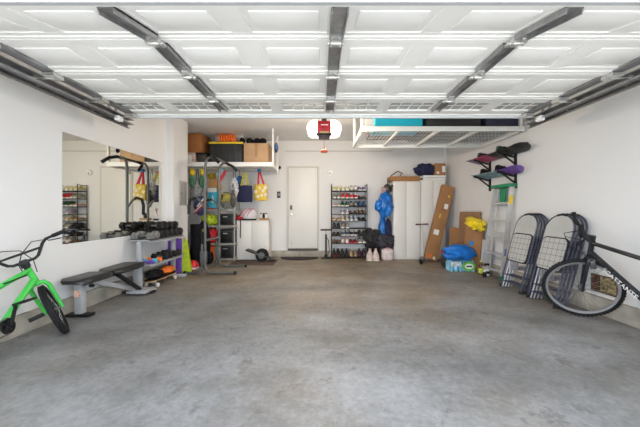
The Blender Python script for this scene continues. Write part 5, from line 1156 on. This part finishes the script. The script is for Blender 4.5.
def chair(base, lean, label):
    """local: y = width, z = length, x = thickness (front of the folded stack faces -x)"""
    t = thing('folding_chair', label, 'chair', base, 'folded chairs leaning on the right wall')
    M = Matrix.Translation(base) @ Matrix.Rotation(lean, 4, 'Y')
    w = 0.215
    q = MB(M); arch = [(0, -w, 0.01), (0, -w, 0.90)] + [(0, -w*math.cos(a), 0.95 + 0.19*math.sin(a)) for a in [PI*k/12 for k in range(0, 13)]] + [(0, w, 0.90), (0, w, 0.01)]
    q.tube(arch, 0.0115, 8); q.build('front_frame', CHF, t)
    q = MB(M); q.tube([(0.022, -w + 0.03, 0.01), (0.022, -w + 0.03, 0.76), (0.012, -w + 0.026, 0.82)], 0.010, 8); q.build('rear_leg', CHS, t)
    q = MB(M); q.tube([(0.022, w - 0.03, 0.01), (0.022, w - 0.03, 0.76), (0.012, w - 0.026, 0.82)], 0.010, 8); q.build('rear_leg', CHS, t)
    for z in (0.10, 0.20): MB(M).tube([(0.0, -w, z), (0.0, w, z)], 0.008, 8).build('cross_bar', CHF, t)
    bp = [(-w + 0.012, 0.82), (w - 0.012, 0.82), (w - 0.012, 0.93)] + [((w - 0.012)*math.cos(a), 0.945 + 0.185*math.sin(a)) for a in [PI*k/14 for k in range(1, 14)]] + [(-w + 0.012, 0.93)]
    MB(M).prism(bp, (-0.009, 0, 0), (0, 1, 0), (0, 0, 1), (1, 0, 0), 0.016).build('backrest', BACKV, t)
    sp_ = rounded(0.37, 0.40, 0.05)
    s = MB(M).prism(sp_, (-0.022, 0, 0.63), (0, 1, 0), (0, 0, 1), (1, 0, 0), 0.02).build('seat', SEATM, t)
    MB(M).tube([(-0.012, y, 0.63 + z) for y, z in rounded(0.385, 0.415, 0.055)], 0.009, 8, True).build('seat_frame', BLACK, s)
    MB(M).b2((-0.012, -0.06, 0.30), (0.0, 0.06, 0.36)).build('seat_brace', CHS, t)
    MB(M).tube([(-0.002, -0.07, 1.128), (-0.002, 0.0, 1.142), (-0.002, 0.07, 1.128)], 0.017, 8).build('top_grip', BLACK, t)
    for y, nm in ((-w, 0), (w, 1)): MB(M).tube([(0, y, 0.0), (0, y, 0.04)], 0.016, 8).build('foot_cap', BLACK, t)
    return t
pos = ['front chair', 'second chair from the front', 'third chair from the front', 'fourth chair, next to the wall,', ]
for ci, (yc_, nm) in enumerate(((4.15, 'in the stack beside the step ladder'), (3.57, 'in the stack behind the bicycle wheel'))):
    for k in range(4):
        chair(V((2.745 + 0.036*k, yc_ - 0.012*k, 0.012)), math.radians(15.0), 'grey folding chair, %s %s' % (pos[k], nm))

# ---------------------------------------------------------------- wall vent
t = thing('wall_vent', 'rusty rectangular foundation vent low on the right wall behind the bicycle', 'vent', (RW - 0.01, 3.17, 0.24))
vy0, vy1, vz0, vz1 = 3.03, 3.33, 0.235, 0.435
q = MB()
for a, b in (((vy0, vz0), (vy1, vz0 + 0.02)), ((vy0, vz1 - 0.012), (vy1, vz1)), ((vy0, vz0), (vy0 + 0.012, vz1)), ((vy1 - 0.012, vz0), (vy1, vz1))): q.b2((RW - 0.012, a[0], a[1]), (RW, b[0], b[1]))
q.build('vent_frame', mat('rust_frame', (0.10, 0.06, 0.04), 0.8, 0, 0.5, 20), t)
MB().b2((RW - 0.004, vy0 + 0.012, vz0 + 0.012), (RW - 0.0005, vy1 - 0.1, vz1 - 0.012)).build('straw_screen', mat('straw', (0.24, 0.19, 0.10), 0.9, 0, 0.95, 30, 0.6, 80), t)
MB().b2((RW - 0.004, vy1 - 0.1, vz0 + 0.012), (RW - 0.0005, vy1 - 0.012, vz1 - 0.012)).build('rust_plate', mat('rust_brown', (0.13, 0.055, 0.03), 0.85, 0, 0.6, 24), t)
MB().b2((RW - 0.008, vy1 - 0.105, vz0 + 0.012), (RW, vy1 - 0.092, vz1 - 0.012)).build('divider', mat('divider_dark', (0.04, 0.03, 0.025), 0.8), t)

# ---------------------------------------------------------------- snowboards on wall brackets
def snowboard(z, y0, y1, cols, label, bindm):
    w = 0.135; xc = RW - 0.185; n = 30; T_ = rot_axis((RW - 0.03, 0, z), V((0, 1, 0)), math.radians(15))
    t = thing('snowboard', label, 'snowboard', (xc, (y0 + y1)/2, z), 'snowboards on the wall rack')
    def outline(f0, f1):
        L_ = y1 - y0; A = []; B = []
        for k in range(21):
            f = f0 + (f1 - f0)*k/20; e = min(f, 1 - f)*L_
            hw = w*(1 - 0.10*math.sin(PI*f)) ; 
            if e < 0.16: hw *= math.sqrt(max(0.0, 1 - ((0.16 - e)/0.16)**2))
            lift = 0.055*max(0, (0.20 - e)/0.20)**1.7
            A.append((xc - max(hw, 0.002), y0 + f*L_, z + lift)); B.append((xc + max(hw, 0.002), y0 + f*L_, z + lift))
        return A, B
    fs = [0] + [c[0] for c in cols]
    for i, (f1, nm, m) in enumerate(cols):
        A, B = outline(fs[i], f1); q = MB(T_); rings = []
        for a, b in zip(A, B): rings.append([a, b, (b[0], b[1], b[2] + 0.011), (a[0], a[1], a[2] + 0.011)])
        q.loft(rings); q.build(nm, m, t)
    for f in (0.33, 0.68):
        yb_ = y0 + (y1 - y0)*f
        q = MB(T_); q.box((xc, yb_, z + 0.022), (0.22, 0.10, 0.02), None, 0.006); b = q.build('binding', BLACK, t)
        q = MB(T_); q.prism([(-0.09, 0), (0.09, 0), (0.085, 0.10), (0.05, 0.13), (-0.05, 0.13), (-0.085, 0.10)], (xc, yb_ + 0.06, z + 0.022), (0.25, 0, 0) if False else (1, 0, 0), (0, 0.25, 0.97), (0, 1, 0), 0.012); q.build('highback', bindm, b)
        MB(T_).tube([(xc - 0.10, yb_, z + 0.03), (xc - 0.07, yb_ - 0.01, z + 0.09), (xc, yb_ - 0.02, z + 0.105), (xc + 0.07, yb_ - 0.01, z + 0.09), (xc + 0.10, yb_, z + 0.03)], 0.014, 8).build('strap', BLACK, b)
    return t
PK = mat('board_magenta', (0.42, 0.035, 0.13), 0.35, 0, 0.3, 8); DPU = mat('board_dark_purple', (0.10, 0.06, 0.18), 0.35, 0, 0.25, 8)
BGL = mat('board_black', (0.016, 0.016, 0.018), 0.35, 0, 0.4, 10); VIO = mat('board_violet', (0.15, 0.06, 0.32), 0.35, 0, 0.5, 10); TEAL = mat('board_teal', (0.10, 0.24, 0.30), 0.35, 0, 0.7, 12); GTIP = mat('board_grey', (0.22, 0.23, 0.27), 0.35, 0, 0.3, 8)
snowboard(2.06, 4.14, 5.75, [(0.5, 'black_end', BGL), (0.78, 'magenta_middle', PK), (1.0, 'purple_end', DPU)], 'upper snowboard, black and magenta, on the right wall rack', mat('binding_green', (0.06, 0.16, 0.10), 0.5))
snowboard(1.745, 4.28, 5.55, [(0.32, 'violet_end', VIO), (0.80, 'teal_middle', TEAL), (1.0, 'grey_end', GTIP)], 'lower snowboard, violet and teal, on the right wall rack', BLACK)
for y, lab in ((4.62, 'black steel snowboard wall bracket nearer the garage opening'), (5.32, 'black steel snowboard wall bracket nearer the back wall')):
    t = thing('snowboard_bracket', lab, 'wall bracket', (RW - 0.02, y, 1.55), 'snowboard brackets on the right wall')
    MB().b2((RW - 0.022, y - 0.025, 1.53), (RW, y + 0.025, 2.10), 0.003).build('wall_plate', BLACK, t)
    for z in (2.045, 1.735):
        T_ = rot_axis((RW - 0.03, 0, z + 0.01), V((0, 1, 0)), math.radians(15)); q = MB(T_); q.b2((RW - 0.30, y - 0.016, z - 0.022), (RW - 0.025, y + 0.016, z + 0.004)); a = q.build('arm', BLACK, t)
        MB().bar(T_ @ V((RW - 0.21, y, z - 0.02)), (RW - 0.02, y, z - 0.12), 0.026, 0.02, (0, 1, 0)).build('brace', BLACK, a)
        MB(T_).box((RW - 0.305, y, z + 0.0), (0.02, 0.03, 0.05), None, 0.004).build('end_lip', BLACK, a)

# ---------------------------------------------------------------- ceiling rack on the right and its bins
rk = thing('overhead_rack', 'white wire overhead storage rack hung from the ceiling at right', 'ceiling rack', (1.85, 4.95, 2.43))
kx0, kx1, ky0, ky1, kz = 0.62, 3.12, 4.36, 5.52, 2.455
RKW = mat('rack_white', (0.74, 0.74, 0.71), 0.4, 0, 0.03, 6)
for a, b in (((kx0, ky0, kz - 0.07), (kx1, ky0 + 0.03, kz + 0.005)), ((kx0, ky1 - 0.03, kz - 0.07), (kx1, ky1, kz + 0.005))): MB().b2(a, b, 0.003).build('long_rail', RKW, rk)
for x in (kx0, kx1 - 0.03): MB().b2((x, ky0 + 0.03, kz - 0.07), (x + 0.03, ky1 - 0.03, kz + 0.005)).build('end_rail', RKW, rk)
for x in (kx0 + 0.6, kx0 + 1.22, kx0 + 1.83): MB().b2((x - 0.02, ky0 + 0.03, kz - 0.055), (x + 0.02, ky1 - 0.03, kz - 0.013)).build('cross_beam', RKW, rk)
q = MB(); k = kx0 + 0.06
while k < kx1 - 0.04: q.tube([(k, ky0 + 0.01, kz - 0.004), (k, ky1 - 0.01, kz - 0.004)], 0.005, 5); k += 0.06
k = ky0 + 0.1
while k < ky1 - 0.05: q.tube([(kx0 + 0.01, k, kz - 0.008), (kx1 - 0.01, k, kz - 0.008)], 0.0035, 5); k += 0.10
q.build('wire_deck', RKW, rk)
for x in (kx0 - 0.003, kx1 - 0.037):
    for y in (ky0 + 0.04, ky1 - 0.08):
        MB().b2((x, y, kz - 0.07), (x + 0.04, y + 0.04, CZ)).build('hanger_post', RKW, rk)
MB().b2((kx0 + 0.05, ky0 + 0.03, kz + 0.006), (kx0 + 0.20, ky0 + 0.034, CZ)).build('perforated_plate', RKW, rk)
def crate(label, x0, x1, y0, y1, h, m, latch):
    t = thing('storage_crate', label, 'storage bin', ((x0+x1)/2, (y0+y1)/2, kz), 'bins on the ceiling rack')
    MB().box(((x0+x1)/2, (y0+y1)/2, kz + 0.002 + h/2 - 0.02), (x1 - x0 - 0.03, y1 - y0 - 0.03, h - 0.04), None, 0.015).build('bin_body', m, t)
    MB().b2((x0, y0, kz + h - 0.055), (x1, y1, kz + h), 0.012).build('lid', m, t)
    for f in (0.22, 0.78): MB().box((x0 + (x1 - x0)*f, y0 + 0.006, kz + h*0.55), (0.06, 0.02, 0.07), None, 0.005).build('latch', latch, t)
crate('cyan plastic bin at the left of the ceiling rack', X(374.5, 4.45), X(423.5, 4.45), 4.42, 4.95, 0.36, CYAN, mat('cyan_latch', (0.01, 0.36, 0.50), 0.4))
crate('long black bin in the middle of the ceiling rack', X(425, 4.45), X(481.5, 4.45), 4.42, 5.4, 0.34, mat('bin_black', (0.018, 0.018, 0.02), 0.45), STEELD)
crate('dark navy bin at the right end of the ceiling rack', X(484, 4.45), X(519, 4.45), 4.42, 5.4, 0.33, mat('bin_navy', (0.02, 0.025, 0.055), 0.45), STEELD)
t = thing('rug_roll', 'reddish brown striped rug roll behind the cyan bin on the ceiling rack', 'rug', (1.15, 5.2, kz + 0.002))
x0, x1 = X(374.5, 4.45), X(430, 4.45)
MB().tube([(x0, 5.18, kz + 0.142), (x1, 5.18, kz + 0.142)], 0.138, 20).build('rug', mat('rug_red_brown', (0.22, 0.09, 0.07), 0.9, 0, 0.4, 10), t)
for k in range(6): MB().torus((x0 + 0.08 + k*0.14, 5.18, kz + 0.142), 0.136, 0.005, (1, 0, 0), 24, 5).build('rug_stripe', mat('rug_cream', (0.45, 0.38, 0.30), 0.9), t)
